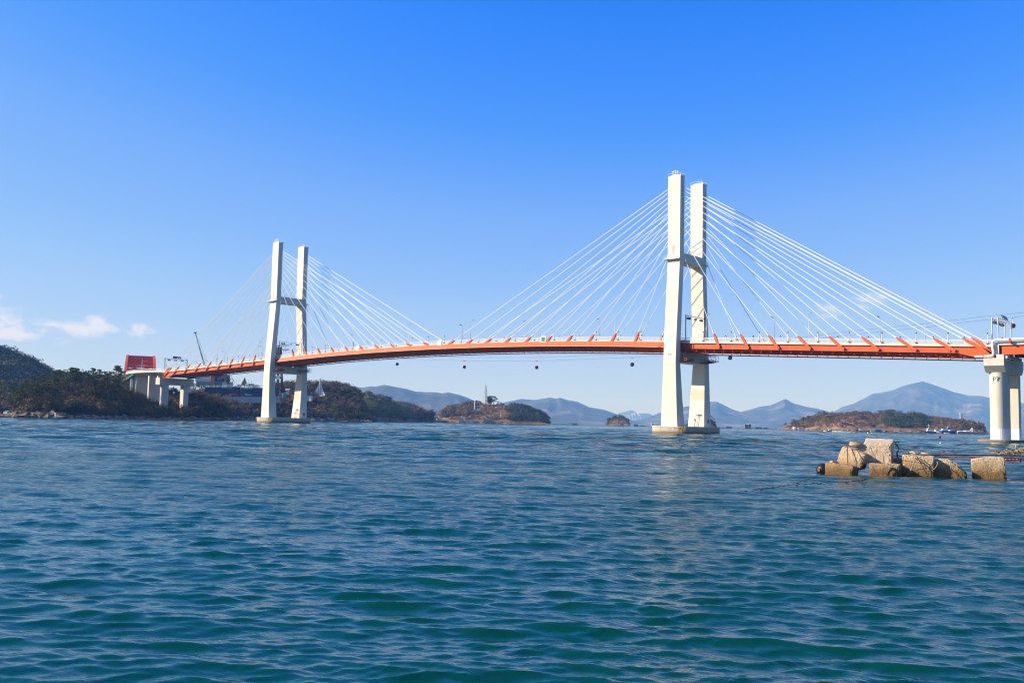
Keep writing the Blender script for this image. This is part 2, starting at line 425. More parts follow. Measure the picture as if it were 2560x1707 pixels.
for x in xr(X0+3, X1-3, 3.4):
    m.beam((x, -7.3, r_(x)-3.0), (x, 7.3, r_(x)-3.0), .16, 1.9)
    m.beam((x, -7.0, r_(x)-4.25), (x, 7.0, r_(x)-4.25), .55, .6)
for y in (-2.4, 2.4):
    xx = xr(X0+2, X1-2, 8)
    for a, b_ in zip(xx[:-1], xx[1:]): m.beam((a, y, r_(a)-2.7), (b_, y, r_(b_)-2.7), .3, 1.0)
m.build('floor_beams', M_OR, bridge)
for sgn in (-1, 1):
    for xa, xb in ((X0+4.5, -234), (-226, -4), (4, X1-6)):
        m = MB(); xx = xr(xa, xb, 4)
        for a, b_ in zip(xx[:-1], xx[1:]):
            m.beam((a, sgn*6.5, r_(a)-4.35), (b_, sgn*6.5, r_(b_)-4.35), .32, .26)
            m.beam((a, sgn*6.9, r_(a)-4.22), (b_, sgn*6.9, r_(b_)-4.22), .12, .12)
            m.beam((a, sgn*5.9, r_(a)-5.12), (b_, sgn*5.9, r_(b_)-5.12), .26, .34)
        for i, x in enumerate(xr(xa, xb, 3.4)):
            m.beam((x, sgn*5.9, r_(x)-5.05), (x, sgn*6.4, r_(x)-4.0), .18, .18)
            m.beam((x, sgn*6.5, r_(x)-4.3), (x, sgn*7.0, r_(x)-3.8), .14, .14)
        m.build('inspection_rail', M_OR, bridge)
# the fairing of the main span
for sgn in (-1, 1):
    m = MB(); xx = xr(-226.3, -3.7, 5.05)
    sweep(m, [(sgn*8.16, -1.60), (sgn*7.7, -1.66), (sgn*7.7, -3.62), (sgn*8.9, -3.52), (sgn*9.05, -3.36)], xx)
    fr = m.build('fairing', M_OR, bridge)
    m = MB()
    for x in xr(-223, -7, 5.07):
        m.beam((x, sgn*8.17, r_(x)-1.66), (x-.0, sgn*9.06, r_(x)-3.34), .035, .02)
    xx = xr(-226, -4, 6)
    for a, b_ in zip(xx[:-1], xx[1:]): m.beam((a, sgn*9.02, r_(a)-3.44), (b_, sgn*9.02, r_(b_)-3.44), .12, .16)
    m.build('fairing_seam', mat('orange_seam', (.86, .34, .16), .4), fr)
# web stiffeners and splice patches of the side spans
m = MB(); m2 = MB()
for c0, sg in ((0, 1), (-230, -1)):
    for i in range(9):
        x = c0+sg*(20.0+i*10.1)
        m.box((x-.95, -7.645, r_(x)-3.62), (x+.95, -7.625, r_(x)-2.0))
    for xx in (c0+sg*90.5, c0+sg*7.0):
        m2.box((xx-.12, -7.86, r_(xx)-3.65), (xx+.12, -7.62, r_(xx)-2.0))
m.build_each('splice_plate', M_OR2, bridge); m2.build_each('web_stiffener', M_OR, bridge)

# pylons
LEG = [(2.65, 11.6, 4.76, 6.58), (13.0, 11.6, 3.85, 5.75), (24.7, 11.57, 2.95, 4.98), (32.0, 11.25, 2.85, 4.98), (60.1, 9.23, 2.64, 5.0), (89.9, 9.2, 2.72, 5.1)]
def leg_at(z):
    for (z0, o0, k0, l0), (z1, o1, k1, l1) in zip(LEG[:-1], LEG[1:]):
        if z <= z1:
            t = (z-z0)/(z1-z0); return o0+(o1-o0)*t, k0+(k1-k0)*t, l0+(l1-l0)*t
    return LEG[-1][1:]
def hangul_marks(mb, x, y, z, s):
    """worn dark lettering down the leg, built from short strokes"""
    strokes = [((-1.1, 3.2), (-.4, 3.9)), ((-.4, 3.9), (.1, 3.1)), ((.6, 4.0), (.6, 2.6)), ((.6, 3.3), (1.1, 3.3)), ((-.9, 2.5), (1.0, 2.7)), ((-.9, 2.5), (-.9, 1.9)), ((1.0, 2.7), (1.0, 1.9)), ((-.9, 1.9), (1.0, 2.0)),
               ((-1.0, 1.2), (-.3, 1.3)), ((-.6, 1.6), (-1.1, .5)), ((-.6, 1.2), (-.1, .5)), ((.5, 1.6), (.5, .2)), ((.1, .9), (.5, .9)), ((1.1, 1.7), (1.1, .1)),
               ((-.8, -.3), (.2, -.3)), ((.2, -.3), (.1, -1.0)), ((-.8, -1.0), (.9, -1.1)), ((.6, -.1), (.6, -.8)), ((-1.0, -1.6), (.8, -1.7)), ((0, -1.6), (0, -2.3)), ((-.5, -2.3), (.6, -2.4))]
    for (a, b_), (c, d) in strokes:
        mb.beam((x+a*s, y, z+b_*s), (x+c*s, y, z+d*s), .02, .10, up=(0, 1, 0))
def glyph(mb, ch, x, y, z, h, t=.12):
    G = {'P': [((0, 0), (0, 1)), ((0, 1), (.5, 1)), ((.5, 1), (.5, .5)), ((.5, .5), (0, .5))],
         '7': [((0, 1), (.55, 1)), ((.55, 1), (.25, 0))],
         '6': [((.5, 1), (.05, .6)), ((.05, .6), (0, .1)), ((0, 0), (.5, 0)), ((.5, 0), (.5, .5)), ((.5, .5), (0, .5))],
         '5': [((.5, 1), (0, 1)), ((0, 1), (0, .55)), ((0, .55), (.5, .5)), ((.5, .5), (.5, 0)), ((.5, 0), (0, 0))]}
    for (a, b_), (c, d) in G[ch]: mb.beam((x+a*h, y, z+b_*h), (x+c*h, y, z+d*h), .02, t, up=(0, 1, 0))
ZC = [63.3, 68.7, 72.4, 75.2, 77.6, 80.1, 81.8, 83.55, 85.2, 86.5]
for cx, num in ((0.0, '6'), (-230.0, '5')):
    for sgn in (-1, 1):
        m = MB(); rings = []
        for z, o, k, l in LEG:
            c = .10
            ya, yb = sgn*o, sgn*(o-k)
            s_ = sgn
            rings.append([(cx-l/2, ya-s_*c, z), (cx-l/2+c, ya, z), (cx+l/2-c, ya, z), (cx+l/2, ya-s_*c, z), (cx+l/2, yb+s_*c, z), (cx+l/2-c, yb, z), (cx-l/2+c, yb, z), (cx-l/2, yb+s_*c, z)])
        z, o, k, l = LEG[-1]
        m.loft(rings)
        # low gabled roof
        y0, y1 = sgn*o-sgn*.0, sgn*(o-k)
        m.add([(cx-l/2, y0, z), (cx+l/2, y0, z), (cx+l/2, y1, z), (cx-l/2, y1, z), (cx-.3, y0, z+.85), (cx+.3, y0, z+.85), (cx+.3, y1, z+.85), (cx-.3, y1, z+.85),
               (cx+l/2, y0, z+.45), (cx+l/2, y1, z+.45), (cx-l/2, y0, z+.3), (cx-l/2, y1, z+.3)],
              [(0, 1, 8, 5, 4, 10), (3, 11, 7, 6, 9, 2), (1, 2, 9, 8), (8, 9, 6, 5), (5, 6, 7, 4), (4, 7, 11, 10), (10, 11, 3, 0)])
        leg = m.build('pylon_leg', M_CONC, bridge)
        # roof kerb, railing and aerials
        m = MB(); zt = z+.45
        ym0, ym1 = min(y0, y1)-.1, max(y0, y1)+.1
        m.box((cx+l/2-.5, ym0, zt-.42), (cx+l/2+.12, ym1, zt+.1))
        m.build('roof_kerb', M_WPAINT, leg)
        m = MB()
        for ax in (cx-l/2, cx+l/2-.2):
            for yy in (ym0+.1, ym1-.1): m.beam((ax, yy, z+.3), (ax, yy, z+1.35), .05)
        for yy in (ym0+.1, ym1-.1): m.beam((cx-l/2, yy, z+1.3), (cx+l/2-.2, yy, z+1.35), .05)
        for ax in (cx-l/2, cx+l/2-.2): m.beam((ax, ym0+.1, z+1.33), (ax, ym1-.1, z+1.33), .05)
        m.build('roof_railing', M_STEEL, leg)
        m = MB()
        if sgn < 0:
            for dx_, hh in ((-.9, 1.9), (0.1, 2.1), (1.0, 1.8)):
                m = MB(); m.beam((cx+dx_, sgn*(o-.6), z+.8), (cx+dx_, sgn*(o-.6), z+hh), .10); m.box((cx+dx_-.22, sgn*(o-.6)-.2, z+hh-.1), (cx+dx_+.22, sgn*(o-.6)+.2, z+hh+.3)); m.build('roof_aerial', M_WPAINT, leg)
        else:
            m.beam((cx-.1, sgn*(o-1.0), z+.8), (cx-.1, sgn*(o-1.0), z+2.9), .06); m.box((cx+.9, sgn*(o-1.2)-.2, z+.9), (cx+1.4, sgn*(o-1.2)+.2, z+1.4))
            m.build('roof_aerial', M_WPAINT, leg)
        # dark cable outlets on the leg faces
        m = MB()
        for zc in ZC:
            o2, k2, l2 = leg_at(zc); yc = sgn*(o2-k2/2)
            for sx in (-1, 1): m.beam((cx+sx*(l2/2-.02), yc, zc+.05), (cx+sx*(l2/2+.45), yc, zc-.2), .34)
        m.build_each('cable_outlet', M_STEEL, leg)
        # maintenance platform
        zp = 60.75; o2, k2, l2 = leg_at(zp); m = MB()
        yo, yi = sgn*(o2+1.15), sgn*(o2-k2+.2)
        x_0, x_1 = cx-l2/2-1.1, cx+l2/2+.25
        ylo, yhi = min(yo, sgn*o2), max(yo, sgn*o2)
        m.box((x_0, ylo, zp-.12), (x_1, yhi, zp+.12))
        a_, b_ = sorted((sgn*o2-sgn*.01, yi)); m.box((x_0, a_, zp-.12), (cx-l2/2-.01, b_, zp+.12))
        if sgn > 0:
            m.box((cx+l2/2-.0+.01, a_, zp-.10), (cx+l2/2+.5, b_, zp+.1))
        for i in range(6):
            xx = x_0+.3+(x_1-x_0-.6)*i/5
            m.beam((xx, sgn*(o2+.05), zp-1.0), (xx, sgn*(o2+1.0), zp-.15), .16)
        m.beam((x_0+1.1, sgn*(o2+.06), zp-1.0), (x_1, sgn*(o2+.06), zp-1.0), .12)
        pf = m.build('leg_platform', M_STEEL, leg)
        m = MB()
        for xx in [x_0+(x_1-x_0)*i/6 for i in range(7)]: m.beam((xx, yo-sgn*.06, zp+.1), (xx, yo-sgn*.06, zp+1.2), .05)
        for h_ in (.6, 1.15): m.beam((x_0, yo-sgn*.06, zp+h_), (x_1, yo-sgn*.06, zp+h_), .05); m.beam((x_0+.05, yo, zp+h_), (x_0+.05, yi, zp+h_), .05)
        m.beam((x_0+.05, yi, zp+.1), (x_0+.05, yi, zp+1.2), .05)
        m.build('platform_railing', M_STEEL, pf)
        if sgn < 0:
            m = MB(); hangul_marks(m, cx-.3, sgn*(leg_at(64)[0]+.012), 63.6, .55)
            m.build('worn_lettering', mat('worn_letter', (.30, .29, .27), .8), leg)
            m = MB(); yy = -(leg_at(27.2)[0]+.03)
            m.box((cx-.75, yy, 26.6), (cx+.75, yy+.02, 27.9)); pl = m.build('number_plate', M_WPAINT, leg)
            for ch_, xo in (('P', -.6), (num, .1)): m = MB(); glyph(m, ch_, cx+xo, yy-.015, 26.85, .85, .17); m.build('pier_number', M_MARKB, pl)
            def patch(x0, x1, z0, z1, y_of, mt_):
                mm = MB(); mm.hexa([(x0, y_of(z0)-.012, z0), (x1, y_of(z0)-.012, z0), (x1, y_of(z0)+.2, z0), (x0, y_of(z0)+.2, z0)], [(x0, y_of(z1)-.012, z1), (x1, y_of(z1)-.012, z1), (x1, y_of(z1)+.2, z1), (x0, y_of(z1)+.2, z1)])
                mm.build('repainted_patch', mt_, leg)
            P_GREY = mat('repaint_grey', (.62, .59, .53), .7); P_PINK = mat('repaint_pink', (.70, .58, .49), .7, noise=((1, 1, .3), (.62, .50, .42), .4, 4))
            fo = lambda z: -leg_at(z)[0]; hw = lambda z: leg_at(z)[2]/2-.14
            if num == '5': patch(cx-hw(5.4), cx+hw(5.4), 2.75, 5.4, fo, P_GREY)
            patch(cx-hw(24.6), cx+hw(24.6), 13.05, 24.6, fo, mat('aged_concrete', (.62, .575, .49), .75, noise=((.9, .9, .12), (.66, .56, .40), .5, 5)))
        else:
            fi_ = lambda z: leg_at(z)[0]-leg_at(z)[1]; hw = lambda z: leg_at(z)[2]/2-.14; P_PINK = mat('repaint_pink', (.70, .58, .49), .7)
            def patch2(x0, x1, z0, z1, mt_):
                mm = MB(); mm.hexa([(x0, fi_(z0)-.012, z0), (x1, fi_(z0)-.012, z0), (x1, fi_(z0)+.2, z0), (x0, fi_(z0)+.2, z0)], [(x0, fi_(z1)-.012, z1), (x1, fi_(z1)-.012, z1), (x1, fi_(z1)+.2, z1), (x0, fi_(z1)+.2, z1)])
                mm.build('repainted_patch', mt_, leg)
            patch2(cx-hw(7.2), cx+hw(7.2), 2.75, 7.2, P_PINK); patch2(cx-.5, cx+.7, 7.25, 8.7, P_PINK) if num == '6' else None
            patch2(cx-hw(15.6), cx+hw(15.6), 12.2, 15.6, mat('repaint_tan', (.56, .485, .37), .7))
            # ladder, landing and a dark hatch on the far leg foot
            m = MB(); xf = cx+.2; yf = sgn*(leg_at(4)[0]-leg_at(4)[1])-.25
            for dx_ in (0, .6): m.beam((xf+dx_, yf, 2.7), (xf+dx_, yf, 7.2), .09)
            for q in range(9): m.beam((xf, yf, 3.0+q*.5), (xf+.6, yf, 3.0+q*.5), .06)
            m.beam((xf-.9, yf, 2.7), (xf-.9, yf, 5.2), .12); m.box((xf-1.15, yf-.15, 5.0), (xf-.7, yf+.15, 5.6)); m.box((xf-.6, yf-.25, 7.0), (xf+1.4, yf+.2, 7.3))
            m.build('leg_ladder', M_STEEL, leg)
            m = MB(); xl = leg_at(4.5)[2]/2; m.box((cx+xl+.14, sgn*9.2, 4.0), (cx+xl+.2, sgn*9.2+1.0, 5.3)); m.build('leg_hatch', mat('hatch_brown', (.16, .12, .10), .7), leg)
    # cross beams
    m = MB(); yi = leg_at(61.5); yy = yi[0]-yi[1]-.0
    m.box((cx-2.25, -yy-.05, 59.85), (cx+2.25, yy+.05, 63.15)); m.build('upper_cross_beam', M_CONC, bridge)
    m = MB()
    for sgn in (-1, 1):
        for h_ in (.6, 1.1): m.beam((cx+sgn*2.1, -yy, 63.15+h_), (cx+sgn*2.1, yy, 63.15+h_), .05)
        for q in range(8): m.beam((cx+sgn*2.1, -yy+.1+q*(2*yy-.2)/7, 63.1), (cx+sgn*2.1, -yy+.1+q*(2*yy-.2)/7, 64.25), .05)
    m.build('beam_railing', M_STEEL, bridge)
    m = MB(); yi = leg_at(26.5); yy = yi[0]-yi[1]+.05
    m.box((cx-2.3, -yy, 24.75), (cx+2.3, yy, 28.3))
    m.build('lower_cross_beam', M_CONC, bridge)
    m = MB()
    for y in (-6.2, 6.2):
        m.box((cx-1.0, y-.8, 28.3), (cx+1.0, y+.8, r_(cx)-4.0))
    m.build_each('deck_bearing', M_CONC_B, bridge)
    # pile cap
    m = MB(); k = 40; ring = []
    for i in range(k):
        a = 2*pi*i/k; c, s_ = cos(a), sin(a)
        ring.append((cx+9.3*abs(c)**(2/3)*(1 if c > 0 else -1), 13.2*abs(s_)**(2/3)*(1 if s_ > 0 else -1)))
    m.loft([[(x, y, z) for x, y in ring] for z in (-3, 2.62)])
    pc = m.build('pile_cap', M_CAP, bridge)
    m = MB(); ringo = [(cx+(x-cx)*1.012, y*1.012) for x, y in ring]
    m.loft([[(x, y, z) for x, y in ringo] for z in (2.32, 2.70)]); m.build('cap_kerb', M_CONC_B, pc)
    # striped hazard board and orange square, standing on small backs against the cap side
    def board(nm, xa, ya, xb, yb, z0, z1, mt, str_=False):
        mm = MB(); nx, ny = (yb-ya), -(xb-xa); l_ = sqrt(nx*nx+ny*ny); nx, ny = nx/l_, ny/l_
        if nx*(xa-cx)+ny*ya < 0: nx, ny = -nx, -ny
        def P(t, z, o_): return (xa+(xb-xa)*t+nx*o_, ya+(yb-ya)*t+ny*o_, z)
        mm.hexa([P(0, z0, .02), P(1, z0, .02), P(1, z0, .12), P(0, z0, .12)], [P(0, z1, .02), P(1, z1, .02), P(1, z1, .12), P(0, z1, .12)])
        bo = mm.build(nm, mt, pc)
        if str_:
            mm = MB(); w_ = 1/9
            for q in range(6):
                t0 = q*2*w_-.1
                pts = [(max(0, min(1, t0+e)), z) for e, z in ((0, z1), (w_, z1), (w_+.16, z0), (.16, z0))]
                mm.add([P(t, z, .135) for t, z in pts], [(0, 1, 2, 3)])
            mm.build('hazard_stripe', M_DARK, bo)
    ya_ = ring
    def rp(u_): return ya_[int(u_*k) % k]
    board('hazard_board', *((cx+5.4, -12.55) if 0 else (cx+4.6, -13.05)), *(cx+6.9, -12.0), 1.45, 2.5, M_YEL, True)
    board('orange_board', cx-8.6, -9.8, cx-7.9, -11.1, 1.3, 2.5, M_ORB)
# stay cables and their orange deck anchors
MAIN = [14.9, 24.6, 34.5, 44.4, 54.4, 64.5, 74.8, 85.1, 95.4, 105.7]
SIDE = [15, 24.8, 34.7, 44.7, 54.8, 65.0, 75.4, 86.0, 93.9, 96.3]
for cx, ms in ((0.0, -1), (-230.0, 1)):
    for side, sx, XS in (('main', ms, MAIN), ('side', -ms, SIDE)):
        for i in range(10):
            xt = cx+sx*XS[i]
            if side == 'main': zt = r_(xt)+[1.9, 1.45, 1.0, .7, .45, .35, .2, .1, .0, -.05][i]
            else: zt = r_(xt)+[1.4, 1.15, 1.0, .8, .75, .65, .55, .35, .45, .55][i]
            for sgn in (-1, 1):
                o2, k2, l2 = leg_at(ZC[i]); top = Vector((cx+sx*(l2/2+.1), sgn*(o2-k2/2), ZC[i]-.08))
                tip = Vector((xt, sgn*8.05, zt))
                d = (tip-top).normalized()
                m = MB(); c1 = tip-d*1.3
                m.tube([top, c1], .098, 7); m.tube([c1, tip+d*.1], .17, 7)
                m.build('stay_cable', M_CABLE, bridge)
                # anchor fin: along the cable line down to the bottom of the web
                zend = r_(xt)+((-3.55 if i < 8 else -4.5) if side == 'side' else -2.3)
                L_ = (tip.z-zend)/max(.2, -d.z)
                dd = Vector((d.x, 0, d.z)).normalized(); nn_ = Vector((-dd.z, 0, dd.x))
                if nn_.z < 0: nn_ = -nn_
                L_ = min(L_, 9.5 if i < 8 else 9.8)
                e = tip+dd*L_; lim_ = X1-.9 if sx > 0 else X0+.9
                m = MB(); ya, yb = sgn*7.66, sgn*8.22
                prof = [(tip+nn_*.16), (tip+dd*1.4+nn_*.42), (e+nn_*.40), (e-nn_*.36), (tip+dd*1.6-nn_*.46), (tip-nn_*.16)]
                if side == 'side' and i >= 8: prof = [tip+nn_*.18, tip+dd*2.2+nn_*.52, e+nn_*.5, e-nn_*.45, tip+dd*2-nn_*.45, tip-nn_*.18]
                prof = [Vector((min(p.x, lim_) if sx > 0 else max(p.x, lim_), 0, p.z)) if side == 'side' else p for p in prof]
                m.hexa([(p.x, ya, p.z) for p in prof], [(p.x, yb, p.z) for p in prof])
                if side == 'main' : m.box((xt+dd.x*1.2-.3, min(sgn*7.5, sgn*8.35), zt+dd.z*1.2-.25), (xt+dd.x*1.2+.3, max(sgn*7.5, sgn*8.35), zt+dd.z*1.2+.15))
                m.build('cable_anchor', M_OR, bridge)
# end piers
for cx, zc0, zc1, hx, hy, cw, zb, lab in ((103.0, 19.5, 23.4, 2.6, 11.0, 2.3, -3.0, '7'), (-333.0, 19.8, 23.6, 2.2, 10.7, 1.75, 2.5, '4')):
    m = MB()
    if lab == '7':
        m.loft([[(cx-hx, s_*hy if abs(z-zc0) > .1 else s_*(hy-1.9), z) for s_ in ()] for z in ()]) if 0 else None
        prof = [(-hy, zc1), (-hy, 21.3), (-hy+1.9, zc0), (hy-1.9, zc0), (hy, 21.3), (hy, zc1)]
        m.hexa([(cx-hx-.2, y, z) for y, z in prof], [(cx+hx-.2, y, z) for y, z in prof])
    else:
        m.box((cx-hx, -hy, zc0), (cx+hx, hy, zc1))
    pcap = m.build('pier_cap', M_CONC_B, bridge)
    m = MB()
    if lab == '7':
        m.box((cx+.5, -hy-.0+.05, zc1), (cx+hx-.25, -hy+1.5, zc1+.95)); m.box((cx+.45, -hy-.03, 21.35), (cx+.6, -hy+.02, zc1-.05))
        m.box((cx-2.2, -7.6, zc1), (cx-.8, -6.2, r_(cx)-4.9)); m.box((cx-2.2, 6.2, zc1), (cx-.8, 7.6, r_(cx)-4.9))
    else:
        m.box((cx-1.2, -hy+.2, zc1), (cx-.2, -hy+1.2, zc1+1.1)); m.box((cx-1.0, -7.6, zc1), (cx+1.2, -6.2, r_(cx)-4.9)); m.box((cx-1.0, 6.2, zc1), (cx+1.2, 7.6, r_(cx)-4.9))
    m.build_each('bearing_pedestal', M_SLAB, pcap)
    for sgn in (-1, 1):
        sec = []; yo, yi = 9.35, 4.6
        if lab == '4': yo, yi = 8.7, 4.7
        rc = cw
        for i in range(13):
            a = pi*i/12; sec.append((cx+cw*cos(a), sgn*(yo-rc+rc*sin(a))))
        sec += [(cx-cw, sgn*yi), (cx+cw, sgn*yi)]
        m = MB(); m.loft([[(x, y, z) for x, y in sec] for z in (zb, zc0+.01)], smooth=False)
        col_ = m.build('pier_column', M_CONC_B, bridge)
        for p_ in col_.data.polygons: p_.use_smooth = abs(p_.normal.z) < .5 and abs(p_.normal.y) > .03 and p_.normal.y*sgn > 0
        if lab == '7':
            ring = [(cx+(x-cx)*1.006, y+(.012*sgn if abs(y) > 6 else -.012*sgn)) for x, y in sec]
            m = MB(); m.loft([[(x, y, z) for x, y in ring] for z in (.9, 4.0)]); m.build('column_base_coat', mat('pale_coat', (.72, .71, .69), .6), col_)
        if sgn < 0 and lab == '7':
            m = MB()
            for ch, xo in (('P', -.85), ('7', -.10)):
                m = MB(); glyph(m, ch, cx+xo, -(yo-rc+sqrt(rc*rc-(xo+.0 if xo < -.3 else .5)**2)+.12), 17.1, 1.15, .22)
                m.build('pier_number', M_MARKB, col_)
k = 40; ring = []
for i in range(k):
    a = 2*pi*i/k; c, s_ = cos(a), sin(a)
    ring.append((103+6.0*abs(c)**(2/3)*(1 if c > 0 else -1), 13.0*abs(s_)**(2/3)*(1 if s_ > 0 else -1)))
m = MB(); m.loft([[(x, y, z) for x, y in ring] for z in (-3, .93)]); m.build('pile_cap', M_CAP, bridge)
m = MB(); m.box((-337, -9.6, -1), (-329.5, 9.6, 4.6)); m.build('pier_footing', M_CAP, bridge)
# red work cage and lattice platforms under the deck at the pylons
for cx, big in ((0.0, 1), (-230.0, 0)):
    m = MB(); x_a, x_b = cx+2.75, cx+4.3; ya, yb = -8.6, -7.75; z0, z1 = (25.9, 32.3) if big else (28.2, 31.6)
    for x in (x_a, x_b):
        for y in (ya, yb): m.beam((x, y, z0), (x, y, z1), .13)
    for q in range(7):
        z = z0+(z1-z0)*q/6
        m.beam((x_a, ya, z), (x_b, ya, z), .10); m.beam((x_a, yb, z), (x_b, yb, z), .10); m.beam((x_b, ya, z), (x_b, yb, z), .10)
    m.beam(((x_a+x_b)/2, ya, z0), ((x_a+x_b)/2, ya, z1), .12)
    m.box((x_a, ya, z0-.1), (x_b, yb, z0+.05))
    m.build('access_cage', M_OR2, bridge)
    for y0, y1, zz, x1_ in ((-9.6, -5.0, 24.9, 5.6), (5.2, 10.4, 25.2, 6.0)):
        m = MB()
        if not big: zz += .8
        for y in (y0, y1):
            m.beam((cx+2.3, y, zz), (cx+x1_, y, zz+.5), .18); m.beam((cx+2.3, y, zz+1.1), (cx+x1_, y, zz+1.1), .12)
            for q in range(5):
                xx = cx+2.4+q*(x1_-2.5)/4; m.beam((xx, y, zz), (xx, y, zz+1.1), .08)
        for q in range(8):
            y = y0+(y1-y0)*q/7; m.beam((cx+2.3, y, zz), (cx+x1_, y, zz+.45), .10); m.beam((cx+x1_, y, zz+.45), (cx+x1_, y, zz+1.15), .08)
        m.beam((cx+x1_, y0, zz+.5), (cx+x1_, y1, zz+.5), .16); m.beam((cx+x1_, y0, zz+1.1), (cx+x1_, y1, zz+1.1), .1)
        m.build('inspection_platform', mat('platform_red', (.30, .045, .03), .6), bridge)
    m = MB()      # dark steel travelling gantry hung under the deck at the far side
    for zz in (r_(cx)-5.6, r_(cx)-7.6):
        for y in (6.5, 10.6): m.beam((cx+1.5, y, zz), (cx+6.8, y, zz), .13)
        for x in (1.5, 3.3, 5.0, 6.8): m.beam((cx+x, 6.5, zz), (cx+x, 10.6, zz), .11)
    for x in (1.5, 3.3, 5.0, 6.8):
        for y in (6.5, 8.5, 10.6): m.beam((cx+x, y, r_(cx)-5.6), (cx+x, y, r_(cx)-7.6), .09)
    for a, b_ in ((1.5, 3.3), (3.3, 5.0), (5.0, 6.8)): m.beam((cx+a, 10.6, r_(cx)-5.6), (cx+b_, 10.6, r_(cx)-7.6), .09)
    m.build('travelling_gantry', M_STEEL, bridge)
    m = MB()
    for q in range(9): m.beam((cx-3.6-.28*q, -9.15, r_(cx)-1.7-.2*q), (cx-3.2-.28*q, -9.15, r_(cx)-1.55-.2*q), .08)
    m.beam((cx-3.4, -9.15, r_(cx)-1.5), (cx-5.6, -9.15, r_(cx)-3.3), .1); m.beam((cx-4.2, -9.15, r_(cx)-1.5), (cx-6.2, -9.15, r_(cx)-3.2), .1)
    m.build('fairing_ladder', M_OR2, bridge)
    m = MB(); m.box((cx+2.7, -7.5, r_(cx)-3.8), (cx+5.2, -7.1, r_(cx)-1.9)); m.build('girder_end_plate', M_OR2, bridge)

# span to the right of the last pier
ap = thing('approach_span', 'orange girder span running off the right edge beyond the round pier', 'bridge span', (103, 0, 0))
def rr2(x): return 28.95-.01*(x-103)
def A(p): return (p[0]-103, p[1], p[2])
m = MB(); m.box((.9, -7.62, 24.6), (70, -7.3, 27.1)); m.box((.9, 7.3, 24.6), (70, 7.62, 27.1)); m.box((.9, -7.9, 24.5), (70, -7.0, 24.6)); m.box((.9, 7.0, 24.5), (70, 7.9, 24.6))
for q in range(14): m.box((3+q*4.8, -7.3, 24.9), (3.2+q*4.8, 7.3, 27.0))
m.build('main_girder', M_OR, ap)
m = MB(); m.box((.3, -8.1, 27.1), (70, 8.1, 27.45)); m.box((.3, -8.05, 27.45), (70, -7.8, 28.0)); m.box((.3, 7.8, 27.45), (70, 8.05, 28.0)); m.build('road_deck', M_BARR, ap)
m = MB()
for y in (-7.92, 7.92):
    for dz in (28.95, 28.55): m.beam((.3, y, dz), (70, y, dz), .12)
    for q in range(35): m.beam((.4+q*2, y, 28.0), (.4+q*2, y, 28.95), .07)
m.build('guard_rail', M_RAIL, ap)
m = MB(); m.tube([(-5.6, -8.75, 24.05), (-3.6, -8.75, 24.05)], .33, 10); m.tube([(-3.2, -8.75, 24.05), (-1.6, -8.75, 24.1), (-.95, -8.75, 24.35), (-.75, -8.75, 25.0), (-1.0, -8.75, 27.6), (-.85, -8.75, 28.2), (-.2, -8.75, 28.5), (.6, -8.75, 28.55), (30, -8.75, 28.5), (70, -8.75, 28.4)], .36, 12)
pipe = m.build('supply_pipe', M_WPAINT, ap)
m = MB()
for q in range(14): m.box((3.3+q*4.6, -9.15, 27.6), (3.8+q*4.6, -8.1, 28.9))
m.build_each('pipe_bracket', M_RED, pipe)
m = MB(); m.box((-.6, -8.2, 24.4), (.5, -6.9, 27.9)); m.box((-.6, 6.9, 24.4), (.5, 8.2, 27.9)); m.build_each('expansion_joint', M_SLAB, ap)
m = MB()
for q in range(9): m.box((1.9, -9.8+.0+q*2.3, 22.5), (2.5, -9.6+q*2.3, 24.3))
for zz in (22.6, 23.3, 24.1): m.beam((3.0, -10.4, zz), (3.0, 10.4, zz), .09)
m.build('pier_gallery', M_STEEL, ap)
# ---------------------------------------------------------------- lamps, posts, gantries and signs on the bridge
def lamp_proto(side):
    t = thing('street_lamp', 'x', 'street lamp', (0, 0, 0))
    m = MB(); m.tube([(0, 0, -.9), (0, 0, 2.2)], .13, 8); m.tube([(0, 0, 2.2), (0, 0, 7.6), (0, side*.25, 7.95), (0, side*1.0, 8.15)], [.10, .075, .07, .05], 8)
    m.cyl((0, 0), .2, -.95, -.7, 8); m.box((-.16, -.16, 3.0), (.16, .16, 3.3)); m.build('pole', M_STEEL, t)
    m = MB(); m.hexa([(-.2, side*.9, 8.05), (.2, side*.9, 8.05), (.2, side*2.1, 8.22), (-.2, side*2.1, 8.22)], [(-.12, side*.9, 8.28), (.12, side*.9, 8.28), (.12, side*2.1, 8.4), (-.12, side*2.1, 8.4)])
    m.build('lamp_head', M_DARK if side < 0 else M_STEEL, t); return t
ORD = ['first', 'second', 'third', 'fourth', 'fifth', 'sixth', 'seventh', 'eighth', 'ninth', 'tenth', 'eleventh', 'twelfth']
def place_row(proto, rows, cat_label):
    first = True
    for loc, lab in rows:
        if first: proto.location = loc; proto['label'] = lab; first = False
        else: copy_tree(proto, loc=loc, label=lab)
near_l = [83.7, 48.2, 12.0, -25.4, -61.3, -97.0, -133.4, -170, -206, -243, -279.7]
far_l = [65.1, 29.4, -6.5, -43, -79.5, -115.8, -151.6, -188, -224, -261, -296]
def where(x):
    if x > 4: return 'right of the right pylon'
    if x > -118: return 'midspan to right pylon'
    if x > -226: return 'midspan to left pylon'
    return 'left of the left pylon'
p = lamp_proto(1); p['group'] = 'lamps on the front parapet of the bridge'; C_ = {}
rows = []
for x in near_l:
    w = where(x); C_[w] = C_.get(w, 0)+1; rows.append(((x, -7.7, r_(x)), '%s tall lamp from the right on the front parapet, %s' % (ORD[C_[w]-1], w)))
place_row(p, rows, '')
